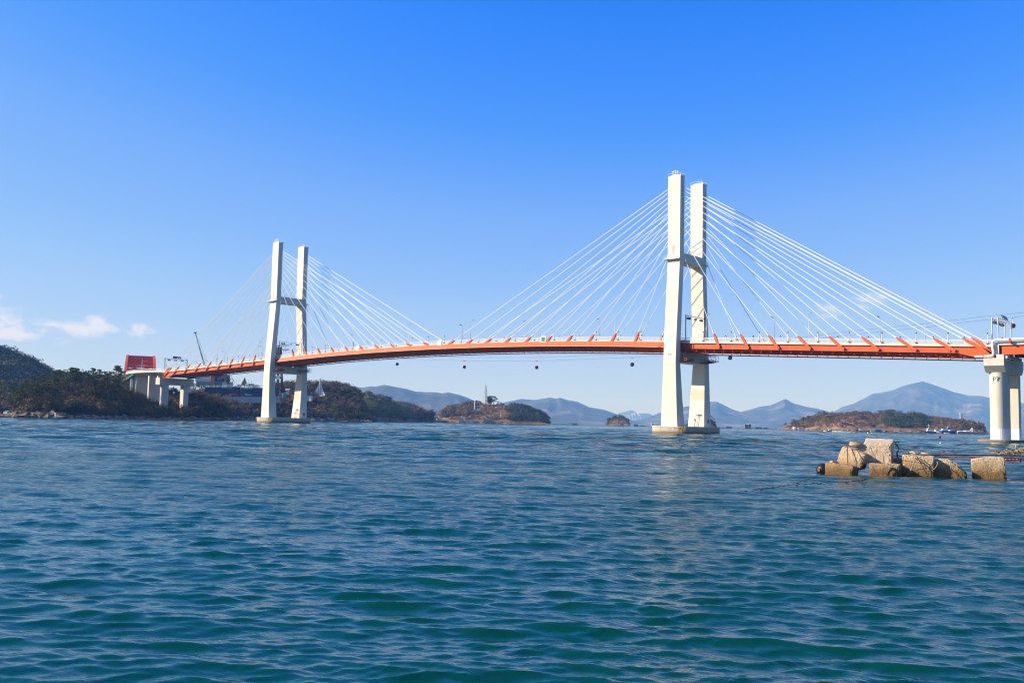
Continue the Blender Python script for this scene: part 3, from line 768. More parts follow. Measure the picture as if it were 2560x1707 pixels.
p = lamp_proto(-1); p['group'] = 'lamps on the back parapet of the bridge'; C_ = {}; rows = []
for x in far_l:
    w = where(x); C_[w] = C_.get(w, 0)+1; rows.append(((x, 7.7, r_(x)), '%s tall lamp from the right on the back parapet, %s' % (ORD[C_[w]-1], w)))
place_row(p, rows, '')
# short floodlight posts beside every cable
xs_f = [100.6, 90.1]+[81.2-9.95*i for i in range(7)]+[11.0]+[-14-9.75*i for i in range(21)]+[-240-9.9*i for i in range(10)]
for sgn, nm in ((-1, 'front'), (1, 'back')):
    t = thing('floodlight_post', 'short black headed light post on the %s parapet' % nm, 'light post', (0, 0, 0), group='floodlight posts along the %s parapet' % nm)
    m = MB(); m.tube([(0, 0, -1.0), (0, 0, 1.7)], .11, 8); m.build('post', M_RAIL, t)
    m = MB(); m.box((-.13, -.13, 1.7), (.16, .16, 2.1)); m.build('lamp_head', M_DARK, t)
    m = MB(); m.box((-.22, -.3, -1.12), (.22, .1, -.88)); m.build('base_lamp', M_DARK, t)
    t.location = (xs_f[0], sgn*7.98, r_(xs_f[0]))
    for x in xs_f[1:]: copy_tree(t, loc=(x, sgn*7.98, r_(x)))
# gantries across the road
def gantry(label, x, yh, z0, z1, wd, sign, posts4, mt):
    t = thing('road_gantry', label, 'gantry', (x, 0, z0))
    H = z1-z0
    for dx in ((0, wd) if posts4 else (0,)):
        for y in (-yh, yh):
            m = MB(); m.tube([(dx, y, -.8), (dx, y, H+.15)], .17, 8); m.build('post', mt, t)
    m = MB()
    for dx in ((0, wd) if posts4 else (0,)):
        m.beam((dx, -yh, H-.15), (dx, yh, H-.15), .16); m.beam((dx, -yh, H-.65), (dx, yh, H-.65), .10) if posts4 else None
    if posts4:
        for q in range(9):
            y = -yh+2*yh*q/8; m.beam((0, y, H-.15), (wd, y, H-.15), .1)
            if q < 8: m.beam((0, y, H-.65), (0, y+2*yh/8, H-.15), .07)
    m.build('cross_arm', mt, t)
    for y in ([-4.6, -3.8, -.6, .4, 3.6, 4.7] if posts4 else [-5.2, -3.9, 0, 3.7, 4.5]):
        m = MB(); m.box((-.35, y-.32, H-1.35), (.35, y+.32, H-.7)); m.beam((0, y, H-.8), (0, y, H-.1), .08); m.build('camera', M_DARK, t)
    if sign:
        m = MB(); m.hexa([(wd+.1, -2.3, H+.1), (wd+.3, -2.3, H+.1), (wd+.3, 2.9, H+.1), (wd+.1, 2.9, H+.1)], [(wd-.5, -2.3, H+1.35), (wd-.3, -2.3, H+1.35), (wd-.3, 2.9, H+1.35), (wd-.5, 2.9, H+1.35)])
        sp_ = m.build('solar_panel', M_BLUE, t); m = MB()
        for q in range(5): y = -2.3+5.2*q/4; m.beam((wd+.32, y, H+.1), (wd-.28, y, H+1.35), .05)
        m.build('panel_frame', M_STEEL, sp_)
        m = MB(); m.beam((0, -3.2, H), (0, -3.2, H+1.6), .06); m.box((-.3, -3.5, H+1.5), (.3, -2.9, H+1.62)); m.build('weather_sensor', M_STEEL, t)
    return t
gantry('four post traffic gantry with cameras and blue solar panel over the round pier', 101.6, 7.1, r_(101.6), 34.9, 1.6, True, True, M_STEEL)
gantry('dark traffic gantry with three cameras beside the right pylon', 3.4, 6.6, r_(3.4), 41.2, 0, False, False, M_DARK)
gantry('grey traffic gantry with cameras just right of the left pylon', -232.6+5.6, 6.8, r_(-227), 40.6, 0, False, False, M_STEEL)
gantry('traffic gantry with blue panel over the left end pier of the orange deck', -333.2, 7.0, r_(-333), 35.0, .8, True, True, M_STEEL)
# parapet signs
def sign(label, x, w, h, dz, inner, name):
    t = thing(name, label, 'sign', (x, -8.25, r_(x)+dz))
    m = MB(); m.box((-w/2, -.05, 0), (w/2, .05, h)); m.box((-w/2+.2, .05, .2), (-w/2+.3, .35, .3)); m.build('panel', M_WPAINT, t)
    if inner == 'tri':
        m = MB(); m.hexa([(-.55, -.075, .55), (.55, -.075, .55), (0, -.075, 1.45)], [(-.55, -.055, .55), (.55, -.055, .55), (0, -.055, 1.45)]); m.build('red_triangle', M_RED, t)
    if inner == 'lines':
        m = MB()
        for q in range(3): m.box((-.55+q*.45, -.07, .3), (-.35+q*.45, -.052, h-.3))
        m.build('worn_print', mat('pale_print', (.62, .50, .46), .7), t)
    if inner == 'green':
        m = MB(); m.box((-w/2+.33, -.075, .25), (w/2-.33, -.055, h-.35)); m.build('green_field', M_GREEN, t)
    return t
sign('white parapet sign with a small red triangle left of midspan', -166.0, 1.9, 2.1, -1.9, 'tri', 'parapet_sign')
sign('plain white parapet sign with faint print at midspan', -114.0, 2.1, 2.2, -1.9, 'lines', 'parapet_sign')
sign('white framed green sign on the parapet near the right pylon', -58.2, 2.4, 2.3, -1.75, 'green', 'parapet_sign')

# ---------------------------------------------------------------- cable car
M_GRED = mat('gondola_red', (.42, .03, .025), .3); M_GBLU = mat('gondola_navy', (.03, .05, .17), .3); M_GLASS = mat('tinted_glass', (.02, .025, .035), .12)
def gondola(label, p, paint, ty):
    t = thing('gondola', label, 'cable car', tuple(p), rz=YAW*-1)
    # rounded cabin from stacked rings
    prof = [(.62, -2.25), (.95, -2.0), (1.12, -1.2), (1.08, -.6), (.9, -.15), (.5, 0.0)]
    m = MB(); rings = []
    for r0, z in prof:
        k = 16; rings.append([(r0*1.02*abs(cos(2*pi*i/k))**.7*(1 if cos(2*pi*i/k) > 0 else -1), r0*.95*abs(sin(2*pi*i/k))**.7*(1 if sin(2*pi*i/k) > 0 else -1), z-3.1) for i in range(k)])
    m.loft(rings, smooth=True); cab = m.build('cabin', paint, t)
    m = MB(); rings = []
    for r0, z in ((1.13, -1.35), (1.15, -1.1), (1.12, -.6), (1.0, -.35)):
        k = 16; rings.append([(r0*1.03*abs(cos(2*pi*i/k))**.7*(1 if cos(2*pi*i/k) > 0 else -1), r0*.97*abs(sin(2*pi*i/k))**.7*(1 if sin(2*pi*i/k) > 0 else -1), z-3.1) for i in range(k)])
    m.loft(rings, smooth=True); m.build('window_band', M_GLASS, cab)
    m = MB(); m.tube([(0, 0, -3.1), (0, .25, -2.3), (0, .35, -1.2), (0, .05, -.35), (0, 0, -.05)], .09, 8); m.build('hanger', M_STEEL, t)
    m = MB(); m.box((-.7, -.12, -.25), (.7, .12, -.02))
    for x in (-.55, .55): m.box((x-.15, -.16, -.02), (x+.15, .16, .28))
    m.build('grip', M_RAIL, t)
    return t
def rope_pt(u):    # height of the rope by photo column, at 490 m
    us = [640, 760, 850, 994, 1162, 1343, 1582, 1660, 1827, 2130, 2330, 2440, 2540, 2700, 2900]; vs = [862, 876, 886, 897, 903, 903, 894, 889, 876, 837, 817, 803, 793, 776, 752]
    v = float(np.interp(u, us, vs)); return v
def RP(u, dd, dv=0):
    d = float(np.interp(u, [700, 994, 1162, 1343, 1582, 1827, 2540, 2900], [880, 740, 690, 640, 580, 540, 480, 460]))+dd; p_ = at(u, d); p_.z = zat(u, rope_pt(u)+dv, d); return p_
gd = []
for u, col, lab in ((994, M_GBLU, 'small dark blue cable car cabin hanging below the deck nearest the left pylon'), (1162, M_GRED, 'red cable car cabin hanging below midspan above the lattice mast island'),
                    (1343, M_GRED, 'red cable car cabin right of midspan, last red one before the right pylon'), (1582, M_GBLU, 'blue cable car cabin hanging just left of the right pylon'),
                    (1827, M_GBLU, 'grey blue cable car cabin hanging right of the right pylon'), (2538, M_GRED, 'red cable car cabin above the deck beside the right traffic gantry')):
    t = gondola(lab, RP(u, 0), col, 0); t['group'] = 'cable car cabins on the ropeway'
for dd, dv, lab in ((0, 0, 'lower thin steel haul rope of the cable car behind the bridge'), (9, -9, 'upper thin steel rope of the cable car behind the bridge')):
    m = MB(); us = list(range(700, 2900, 60))
    m.tube([RP(u, dd, dv) for u in us], .055, 5); o = m.build('haul_rope', M_DARK, None, loc=tuple(RP(700, dd, dv))); tag(o, lab, 'rope', 'ropes of the cable car')
# lattice tower of the cable car behind the left pylon
def lattice(mb, base, top, wb, wt, n_, r=.09, legs=.14):
    base = Vector(base); top = Vector(top)
    def C(t): 
        c = base+(top-base)*t; w = (wb+(wt-wb)*t)/2
        return [c+Vector((sx*w, sy*w, 0)) for sx, sy in ((-1, -1), (1, -1), (1, 1), (-1, 1))]
    for i in range(n_):
        a, b_ = C(i/n_), C((i+1)/n_)
        for k in range(4):
            mb.beam(a[k], b_[k], legs); mb.beam(a[k], b_[(k+1) % 4], r); mb.beam(b_[k], b_[(k+1) % 4], r); mb.beam(a[(k+1) % 4], b_[k], r)
bp_ = at(697, 880, 0); zt = zat(700, 864, 880)
t = thing('cable_car_tower', 'dark lattice cable car tower seen through the legs of the left pylon', 'tower', tuple(bp_))
m = MB()
foot = at(712, 880) - bp_
for s_ in (-1, 1):
    for e in (-1, 1):
        m.beam((foot.x*s_*1.2+e*2, foot.y*s_*1.2, 6), (s_*1.4+e*.3, 0, zt-2), .7)
for q in range(6):
    z = 8+(zt-12)*q/5; f = 1-q/5*.8
    m.beam((foot.x*-.95*f-1, foot.y*-.95*f, z), (foot.x*.95*f+1, foot.y*.95*f, z+1.5), .3); m.beam((foot.x*.95*f, foot.y*.95*f, z), (foot.x*-.75*f, foot.y*-.75*f, z+4), .25)
lattice(m, (0, 0, 10), (0, 0, zt-1), 7, 3.0, 9, .28, .5)
m.build('tower_frame', M_DARK, t)
m = MB(); dirr = Vector((_r.x, _r.y, 0))
for z in (zt-4.2, zt-.3):
    m.beam(dirr*-7+Vector((0, 0, z)), dirr*9+Vector((0, 0, z+.4)), .5); m.beam(dirr*-7+Vector((0, 0, z+.9)), dirr*9+Vector((0, 0, z+1.2)), .2)
    for q in range(7): m.cyl((dirr.x*(-5+q*1.8), dirr.y*(-5+q*1.8)), .42, z-.75, z-.35, 8)
m.build('sheave_arm', M_DARK, t)
# ---------------------------------------------------------------- land: islands and mountains
def smooth(a, k):
    a = np.pad(a, k, mode='edge'); c = np.cumsum(np.insert(a, 0, 0)); return (c[2*k+1:]-c[:-2*k-1])/(2*k+1)
def vnoise(x, y, seed, oct_=4, gain=.5):
    """value noise, vectorised"""
    r = np.random.default_rng(seed); T = r.random((256, 256)); out = np.zeros_like(x); amp = 1.; tot = 0
    for o in range(oct_):
        f = 2.0**o; xx = x*f+o*17.3; yy = y*f+o*9.1
        xi = np.floor(xx).astype(int); yi = np.floor(yy).astype(int); fx = xx-xi; fy = yy-yi
        fx = fx*fx*(3-2*fx); fy = fy*fy*(3-2*fy)
        a = T[xi % 256, yi % 256]; b_ = T[(xi+1) % 256, yi % 256]; c = T[xi % 256, (yi+1) % 256]; d = T[(xi+1) % 256, (yi+1) % 256]
        out += amp*((a*(1-fx)+b_*fx)*(1-fy)+(c*(1-fx)+d*fx)*fy); tot += amp; amp *= gain
    return out/tot
def P2(u, d):
    """vectorised ground-plan point at photo column u and depth d"""
    u = np.asarray(u, float); d = np.asarray(d, float)
    return CAM.x+(_r.x*(u-1280)/FPX+sin(YAW))*d, CAM.y+(_r.y*(u-1280)/FPX+cos(YAW))*d
class Hill:
    """a real hill in plan: skyline points (u, v), shore depth near/far; crest height from the skyline at the crest depth"""
    def __init__(s, sky_pts, near, far, crest=.45, canopy=0.0, power=.62, rough=.12, seed=1, nu=160, nd=60, edge=12):
        s.u = np.array([p[0] for p in sky_pts], float); s.v = np.array([p[1] for p in sky_pts], float)
        s.near = near; s.far = far; s.crest = crest; s.can = canopy; s.pw = power; s.rough = rough; s.seed = seed; s.nu = nu; s.nd = nd; s.edge = edge
    def nf(s, u):
        f = lambda q: np.interp(u, [p[0] for p in q], [p[1] for p in q]) if isinstance(q, (list, tuple)) else np.full_like(np.asarray(u, float), q)
        return f(s.near), f(s.far)
    def height(s, u, t):
        """t 0..1 from the near shore to the far shore"""
        n_, f_ = s.nf(u); dc = n_+(f_-n_)*s.crest
        zt = CAM.z+(1027+.02075*u-np.interp(u, s.u, s.v))*dc/FPX*1.002-s.can
        zt = np.maximum(zt, .2)
        a = np.where(t < s.crest, np.clip(t/s.crest, 0, 1), np.clip((1-t)/(1-s.crest), 0, 1))
        pr_ = np.sin(a*pi/2)**s.pw
        d = n_+(f_-n_)*t; x, y = P2(u, d)
        nz = (vnoise(x/28, y/28, s.seed, 4)-.5)*2
        z = zt*pr_*(1+s.rough*nz*(1-.8*(a > .93)))
        return np.where(a <= 0.001, -2.0, z)
    def build(s, name, m, label, smooth_=True):
        u = np.linspace(s.u[0], s.u[-1], s.nu); t = np.linspace(0, 1, s.nd)
        U, T = np.meshgrid(u, t, indexing='ij'); n_, f_ = s.nf(U); D = n_+(f_-n_)*T
        x, y = P2(U, D); z = s.height(U, T); z[:, 0] = -2; z[:, -1] = -2
        i = np.arange(s.nu*s.nd).reshape(s.nu, s.nd)
        q = np.stack([i[:-1, :-1], i[1:, :-1], i[1:, 1:], i[:-1, 1:]], -1).reshape(-1, 4)
        loc = (float(x.mean()), float(y.mean()), 0)
        o = npmesh(name, np.stack([x, y, z], -1).reshape(-1, 3), q, m, smooth_, loc=loc)
        tag(o, label, kind='structure'); return o
    def scatter(s, n_, r, tmin=0.03, tmax=.75, umin=None, umax=None, zmin=.6):
        u = r.uniform(umin if umin is not None else s.u[0], umax if umax is not None else s.u[-1], n_); t = r.uniform(tmin, tmax, n_)
        a, b_ = s.nf(u); d = a+(b_-a)*t; x, y = P2(u, d); z = s.height(u, t)
        k = z > zmin
        return u[k], t[k], x[k], y[k], z[k], d[k]

# leaf-cluster clouds ------------------------------------------------------
def leaf_cloud(cx, cy, cz, rx, rz, n_, size, r, squash=1.0, up=.35, shell=.55):
    """n_ small quads spread through each ellipsoid crown; arrays per crown"""
    N = len(cx); tot = int(np.sum(n_)); idx = np.repeat(np.arange(N), n_)
    v = r.normal(size=(tot, 3)); v /= np.linalg.norm(v, axis=1)[:, None]
    rad_ = (shell+(1-shell)*r.random(tot))**.6
    P_ = v*rad_[:, None]
    P_[:, 0] *= rx[idx]; P_[:, 1] *= rx[idx]; P_[:, 2] *= rz[idx]
    P_ += np.stack([cx[idx], cy[idx], cz[idx]], -1)
    nrm = v+r.normal(size=(tot, 3))*.55; nrm[:, 2] += up; nrm /= np.linalg.norm(nrm, axis=1)[:, None]
    a = np.cross(nrm, r.normal(size=(tot, 3))); a /= np.linalg.norm(a, axis=1)[:, None]; b_ = np.cross(nrm, a)
    sz = size[idx]*r.uniform(.5, 1.3, tot)
    a *= sz[:, None]; b_ *= (sz*r.uniform(.35, .8, tot)*squash)[:, None]
    V = np.stack([P_-a, P_-b_*.8, P_+a, P_+b_], 1).reshape(-1, 3)
    F = np.arange(tot*4).reshape(-1, 4)
    return V, F
def leafmat(name, cols, scale, rough=.85, hue=None, trans=0.0):
    """foliage / ground colour: patches of several colours by position noise"""
    m = bpy.data.materials.new(name); m.use_nodes = True; n = m.node_tree.nodes; L = m.node_tree.links; b = n['Principled BSDF']
    b.inputs['Roughness'].default_value = rough; b.inputs['Specular IOR Level'].default_value = .2
    g = n.new('ShaderNodeNewGeometry'); t = n.new('ShaderNodeTexNoise'); t.inputs['Scale'].default_value = scale; t.inputs['Detail'].default_value = 4; t.inputs['Roughness'].default_value = .65
    L.new(g.outputs['Position'], t.inputs['Vector'])
    mr = n.new('ShaderNodeMapRange'); mr.inputs['From Min'].default_value = .33; mr.inputs['From Max'].default_value = .67; L.new(t.outputs['Fac'], mr.inputs['Value'])
    rnd = n.new('ShaderNodeTexWhiteNoise'); rnd.noise_dimensions = '3D'
    sn = n.new('ShaderNodeVectorMath'); sn.operation = 'SNAP'; sn.inputs[1].default_value = (.45, .45, .45)
    L.new(g.outputs['Position'], sn.inputs[0]); L.new(sn.outputs[0], rnd.inputs['Vector'])
    ad_ = n.new('ShaderNodeMath'); ad_.operation = 'MULTIPLY_ADD'; ad_.inputs[1].default_value = .38; L.new(rnd.outputs['Value'], ad_.inputs[0]); 
    sb = n.new('ShaderNodeMath'); sb.operation = 'SUBTRACT'; sb.inputs[1].default_value = .19; L.new(mr.outputs[0], sb.inputs[0]); L.new(sb.outputs[0], ad_.inputs[2])
    cr = n.new('ShaderNodeValToRGB'); L.new(ad_.outputs[0], cr.inputs[0])
    e = cr.color_ramp.elements
    while len(e) < len(cols): e.new(.5)
    for i, c in enumerate(cols): e[i].position = i/(len(cols)-1); e[i].color = (*c, 1)
    L.new(cr.outputs[0], b.inputs['Base Color'])
    if trans:
        tr = n.new('ShaderNodeBsdfTranslucent'); L.new(cr.outputs[0], tr.inputs[0]); mx = n.new('ShaderNodeMixShader'); mx.inputs[0].default_value = trans
        L.new(b.outputs[0], mx.inputs[1]); L.new(tr.outputs[0], mx.inputs[2]); L.new(mx.outputs[0], n['Material Output'].inputs['Surface'])
    return m
L_PINE = leafmat('pine_needles', [(0.0157, 0.024, 0.0051), (0.0616, 0.075, 0.0138), (0.154, 0.15, 0.0234)], .25, trans=.15)
L_PINE2 = leafmat('far_evergreen', [(.010, .020, .010), (.022, .038, .014), (.045, .062, .020)], .1)
L_BAMBOO = leafmat('bamboo_leaves', [(0.0504, 0.062, 0.0136), (0.1142, 0.126, 0.0265), (0.1747, 0.162, 0.0408)], .12)
L_BARE = leafmat('bare_twigs', [(.05, .034, .022), (.15, .102, .064), (.30, .205, .125)], .2)
L_SCRUB = leafmat('winter_scrub', [(.030, .028, .009), (.12, .072, .030), (.27, .155, .070), (.42, .255, .125)], .09)
L_MIX = leafmat('island_wood', [(.016, .025, .007), (.062, .062, .016), (.17, .102, .040), (.29, .170, .078)], .07)
L_FAR = leafmat('far_wood', [(.009, .020, .006), (.034, .052, .015), (.085, .095, .030)], .03)
G_ISL = leafmat('dry_grass_slope', [(0.056, 0.042, 0.017), (0.1478, 0.0825, 0.0355), (0.2587, 0.1485, 0.0655), (0.3203, 0.198, 0.0935)], .06)
G_DARK = leafmat('dark_earth', [(.016, .013, .009), (.045, .032, .018), (.11, .070, .038)], .08)  # mottled dark brown ground colour under the woods and scrub
M_ROCK = leafmat('shore_rock', [(0.0336, 0.024, 0.0153), (0.1288, 0.0897, 0.0567), (0.2834, 0.1955, 0.1173), (0.4379, 0.3105, 0.1955)], .35)
M_BARK = mat('bark', (.055, .038, .026), .9)

# ---- rocks along a shore
def shore_rocks(hill, n_, name, label, r, ulo, uhi, smin=.5, smax=2.2, tmax=.05, mt=None):
    base = bpy.data.meshes; ico = bmesh.new(); bmesh.ops.create_icosphere(ico, subdivisions=1, radius=1)
    iv = np.array([v.co[:] for v in ico.verts]); jf = np.array([[v.index for v in f.verts] for f in ico.faces]); ico.free()
    u = r.uniform(ulo, uhi, n_); t = r.uniform(-.012, tmax, n_)
    a, b_ = hill.nf(u); d = a+(b_-a)*t; x, y = P2(u, d); z = np.where(t > 0, hill.height(u, np.clip(t, 0, 1))*.6, 0); z = np.clip(z, -.3, 6)
    Vs = []; Fs = []
    for i in range(n_):
        s_ = r.uniform(smin, smax); V = iv*(1+r.normal(size=(len(iv), 1))*.16)*np.array([s_*1.4, s_, s_*r.uniform(.35, .8)])
        an = r.uniform(0, 6.3); c, q = cos(an), sin(an); V = np.stack([V[:, 0]*c-V[:, 1]*q, V[:, 0]*q+V[:, 1]*c, V[:, 2]], -1)
        Vs.append(V+np.array([x[i], y[i], z[i]])); Fs.append(jf+len(iv)*i)
    V = np.concatenate(Vs); o = npmesh(name, V, np.concatenate(Fs), mt or M_ROCK, False, loc=(float(V[:, 0].mean()), float(V[:, 1].mean()), 0))
    tag(o, label, 'rocks', kind='stuff'); return o
def cover(hill, n_, name, label, mt, r, h=(1.2, 3.0), leaves=60, leaf=.45, cat='undergrowth', **kw):
    u, t, x, y, z, d = hill.scatter(n_, r, **kw)
    if not len(u): return None
    ua, ub = u.min(), u.max(); ta, tb = t.min(), t.max()
    ed = np.clip(np.minimum(u-ua, ub-u)/(.22*(ub-ua)), 0, 1)*np.clip((tb-t)/(.2*(tb-ta))+.3, 0, 1)
    k_ = vnoise(x/22, y/22, 90+len(u) % 50, 3) < .28+.62*ed**.6
    u, t, x, y, z, d, ed = u[k_], t[k_], x[k_], y[k_], z[k_], d[k_], ed[k_]
    hh = (h[0]+(h[1]-h[0])*r.random(len(u))**2.2*1.35)*(.55+.45*ed**.5)*(.75+.5*vnoise(x/13, y/13, 5, 2)); rx = hh*r.uniform(.6, 1.0, len(u))
    V, F = leaf_cloud(x, y, z+hh*.35, rx, hh*.62, np.full(len(u), leaves), np.full(len(u), leaf), r)
    o = npmesh(name, V, F, mt, False, loc=(float(x.mean()), float(y.mean()), 0)); tag(o, label, cat, kind='stuff'); return o

# ---- tree prototypes (1 unit = 1 m, base at origin, nominal height 10)
TREES = {}
def proto_tree(kind, seed):
    r = np.random.default_rng(seed)
    t = thing('tree_source', 'x', 'tree')
    m = MB(); cx, cy, cz, rx, rz, nn_ = [], [], [], [], [], []
    def blob(x, y, z, a, b_, k): cx.append(x); cy.append(y); cz.append(z); rx.append(a); rz.append(b_); nn_.append(k)
    if kind == 'pine':           # flat-topped coastal pine: bare leaning trunk, tiers of pads
        lx, ly = r.uniform(-1.2, 1.2), r.uniform(-1.2, 1.2)
        m.tube([(0, 0, -.5), (lx*.3, ly*.3, 3.5), (lx*.8, ly*.8, 6.5), (lx, ly, 9.2)], [.24, .19, .13, .05], 7)
        n_ = r.integers(9, 13)
        for i in range(n_):
            f = i/(n_-1); z = 4.3+5.3*f; ro = (3.4*(1-f)**.6+.9)*r.uniform(.6, 1.1); an = r.uniform(0, 6.3)
            x, y = lx*z/9.5+cos(an)*ro*.75, ly*z/9.5+sin(an)*ro*.75
            m.tube([(lx*z/9.8*.9, ly*z/9.8*.9, z-.9), (x, y, z)], [.08, .03], 5)
            blob(x, y, z+.1, ro*.42+.55, .36+.16*r.random(), 70)
        blob(lx, ly, 9.6, 1.0, .55, 70)
        mt = L_PINE; lf = .27
    elif kind == 'round':        # dense round evergreen
        m.tube([(0, 0, -.5), (.1, 0, 3), (0, .1, 6)], [.3, .24, .12], 7)
        for i in range(16):
            an = r.uniform(0, 6.3); z = r.uniform(3.2, 8.6); ro = 2.9*sqrt(max(.05, 1-((z-5.5)/3.9)**2))*r.uniform(.3, .8)
            blob(cos(an)*ro, sin(an)*ro, z, r.uniform(1.2, 1.9), r.uniform(.9, 1.4), 60)
        mt = L_PINE; lf = .38
    elif kind == 'bare':         # leafless deciduous tree: fine dome of twigs
        def br(p, d, l, rad_, lev):
            q = p+d*l; m.tube([p, q], [rad_, rad_*.62], 5, caps=False)
            if lev == 0: blob(q.x, q.y, q.z, l*.75, l*.65, 16); return
            for _ in range(3 if lev > 1 else 3):
                nd = (d+Vector((r.normal()*.55, r.normal()*.55, r.normal()*.28+.12))).normalized()
                br(q, nd, l*r.uniform(.62, .8), rad_*.6, lev-1)
        br(Vector((0, 0, -.4)), Vector((r.normal()*.06, r.normal()*.06, 1)).normalized(), 3.4, .26, 4)
        mt = L_BARE; lf = .30
    elif kind == 'cone':
        m.tube([(0, 0, -.5), (0, 0, 8.8)], [.25, .05], 7)
        for i in range(22):
            f = i/21; z = 1.2+8.6*f; ro = 3.1*(1-f)**.85+.15
            for k in range(3):
                an = r.uniform(0, 6.3); blob(cos(an)*ro*.55, sin(an)*ro*.55, z, ro*.55+.15, .55, 26)
        mt = L_PINE; lf = .36
    m.build('trunk', M_BARK, t)
    A_ = lambda q: np.array(q, float)
    V, F = leaf_cloud(A_(cx), A_(cy), A_(cz), A_(rx), A_(rz), np.array(nn_), np.full(len(cx), lf), r, squash=.45 if kind == 'bare' else 1.0, up=.5, shell=.2)
    if kind == 'bare':
        F = F
    c = npmesh('crown', V, F, mt, False, parent=t)
    return t
for kd, k in (('pine', 4), ('round', 3), ('bare', 4), ('cone', 1)): TREES[kd] = [proto_tree(kd, 100+i+len(kd)*7) for i in range(k)]
USED = set(); NAMEOF = {'pine': 'pine_tree', 'round': 'evergreen_tree', 'bare': 'bare_tree', 'cone': 'conifer_tree'}
def put_tree(kind, x, y, z, h, label, group=None, wide=1.0, r=random):
    pr_ = r.choice(TREES[kind]); s_ = h/10
    if pr_.name not in USED and not pr_.name.startswith(NAMEOF[kind]):
        o = pr_; 
        KIDS[o.name] = list(o.children)
        kids = KIDS.pop(o.name); o.name = NAMEOF[kind]; KIDS[o.name] = kids; USED.add(o.name)
        o.location = (x, y, z); o.rotation_euler = (0, 0, r.uniform(0, 6.28)); o.scale = (s_*wide, s_*wide, s_)
    else:
        o = copy_tree(pr_, loc=(x, y, z), rz=r.uniform(0, 6.28), sc=(s_*wide, s_*wide, s_))
    o['label'] = label
    if group: o['group'] = group
    elif 'group' in o: del o['group']
    return o
# ---------------------------------------------------------------- far mountains
M_MTN = leafmat('mountain_forest', [(.014, .020, .016), (.030, .034, .026), (.065, .062, .045), (.22, .185, .14)], .0028, rough=.95)
def mountain(name_label, pts, D, w=(.22, .25), seed=1, nu=260):
    D = D*1.35
    u = np.array([p[0] for p in pts], float)
    h = Hill(pts, D*(1-w[0]), D*(1+w[1]), crest=w[0]/(w[0]+w[1]), power=.85, rough=0, nu=nu, nd=70)
    U, T = np.meshgrid(np.linspace(u[0], u[-1], nu), np.linspace(0, 1, 70), indexing='ij')
    n_, f_ = h.nf(U); Dd = n_+(f_-n_)*T; x, y = P2(U, Dd)
    a = np.where(T < h.crest, T/h.crest, (1-T)/(1-h.crest)); a = np.clip(a, 0, 1)
    s_ = D/8000.0
    rid = 1-np.abs(vnoise(x/(520*s_), y/(520*s_), seed, 5, .52)*2-1)
    warp = (vnoise(U/35.0, T*0+.3, seed+3, 2)-.5)*.30
    Uw = U+(vnoise(x/(900*s_), y/(900*s_), seed+9, 4)-.5)*150*(1-a)*np.clip(1.25-a, 0, 1)
    zt = np.maximum(CAM.z+(1027+.02075*U-np.interp(Uw, h.u, h.v))*(n_+(f_-n_)*h.crest)/FPX*1.002, 1)
    aa = np.clip(a+warp*a*(1-a)*2, 0, 1)
    z = zt*(aa**1.05*(1-.30*(1-aa))+1.05*(rid-.55)*aa*(1-aa)*1.6+ .02*(rid-.6)*(aa > .85))
    z[:, 0] = -3; z[:, -1] = -3
    i = np.arange(nu*70).reshape(nu, 70); q = np.stack([i[:-1, :-1], i[1:, :-1], i[1:, 1:], i[:-1, 1:]], -1).reshape(-1, 4)
    o = npmesh('mountain', np.stack([x, y, z], -1).reshape(-1, 3), q, M_MTN, True, loc=(float(x.mean()), float(y.mean()), 0))
    tag(o, name_label, kind='structure'); return h
MT1 = mountain('hazy blue mountain ridge behind the midspan, left part', [(560, 1040), (700, 1012), (800, 985), (860, 968), (889.8, 966), (908, 970), (928.6, 966), (941, 967), (963, 962), (990, 967), (1018, 972), (1043, 979), (1067, 980.6), (1088, 980.6), (1108, 983.7), (1124.5, 981.6), (1149, 986.7), (1169, 993), (1188.5, 1002), (1230, 1018), (1300, 1040), (1360, 1056)], 5200, seed=11)
MT2 = mountain('hazy blue mountain behind the lattice mast island', [(1060, 1048), (1180, 1022), (1262.5, 1007), (1307, 996.8), (1341, 999.8), (1376, 993.6), (1393, 996.5), (1403, 994), (1425, 1001), (1445, 1003.5), (1474.6, 1017), (1514, 1024.4), (1541, 1034), (1573, 1046.6), (1610, 1060)], 6600, seed=12)
MT3 = mountain('palest far mountain behind the steaming plant', [(1490, 1060), (1548.6, 1033), (1580.6, 1025), (1598, 1033), (1622.5, 1033), (1635, 1038), (1680, 1050), (1760, 1064)], 13500, seed=13, nu=120)
MT4 = mountain('hazy blue mountains with a pointed peak right of the right pylon', [(1560, 1059), (1611.6, 1048), (1651.5, 1032), (1710.5, 1017.8), (1721, 1015.7), (1775.7, 1004), (1794.6, 1003.5), (1811.5, 1011.5), (1832.5, 1022), (1853.6, 1029.4), (1874.6, 1024), (1906, 1015.7), (1927, 1013.6), (1946, 1006), (1966, 997.6), (1985, 1008.7), (2018.6, 1017), (2038, 1020), (2074.7, 1029.8), (2150, 1052), (2210, 1073)], 7800, seed=14)
MT5 = mountain('tallest hazy mountain with an antenna on its top', [(1960, 1067), (2040, 1045), (2088.7, 1028), (2108, 1017), (2136.5, 1009.6), (2159, 997.5), (2184, 983.5), (2201, 981.5), (2237.5, 973.7), (2263, 963.8), (2291, 958), (2307.7, 954), (2327, 959.6), (2352.6, 968), (2389, 980.7), (2422.7, 987.7), (2459, 990.5), (2476, 994.7), (2548, 1006.5), (2620, 1018), (2800, 1045), (2950, 1085)], 8800, seed=15)
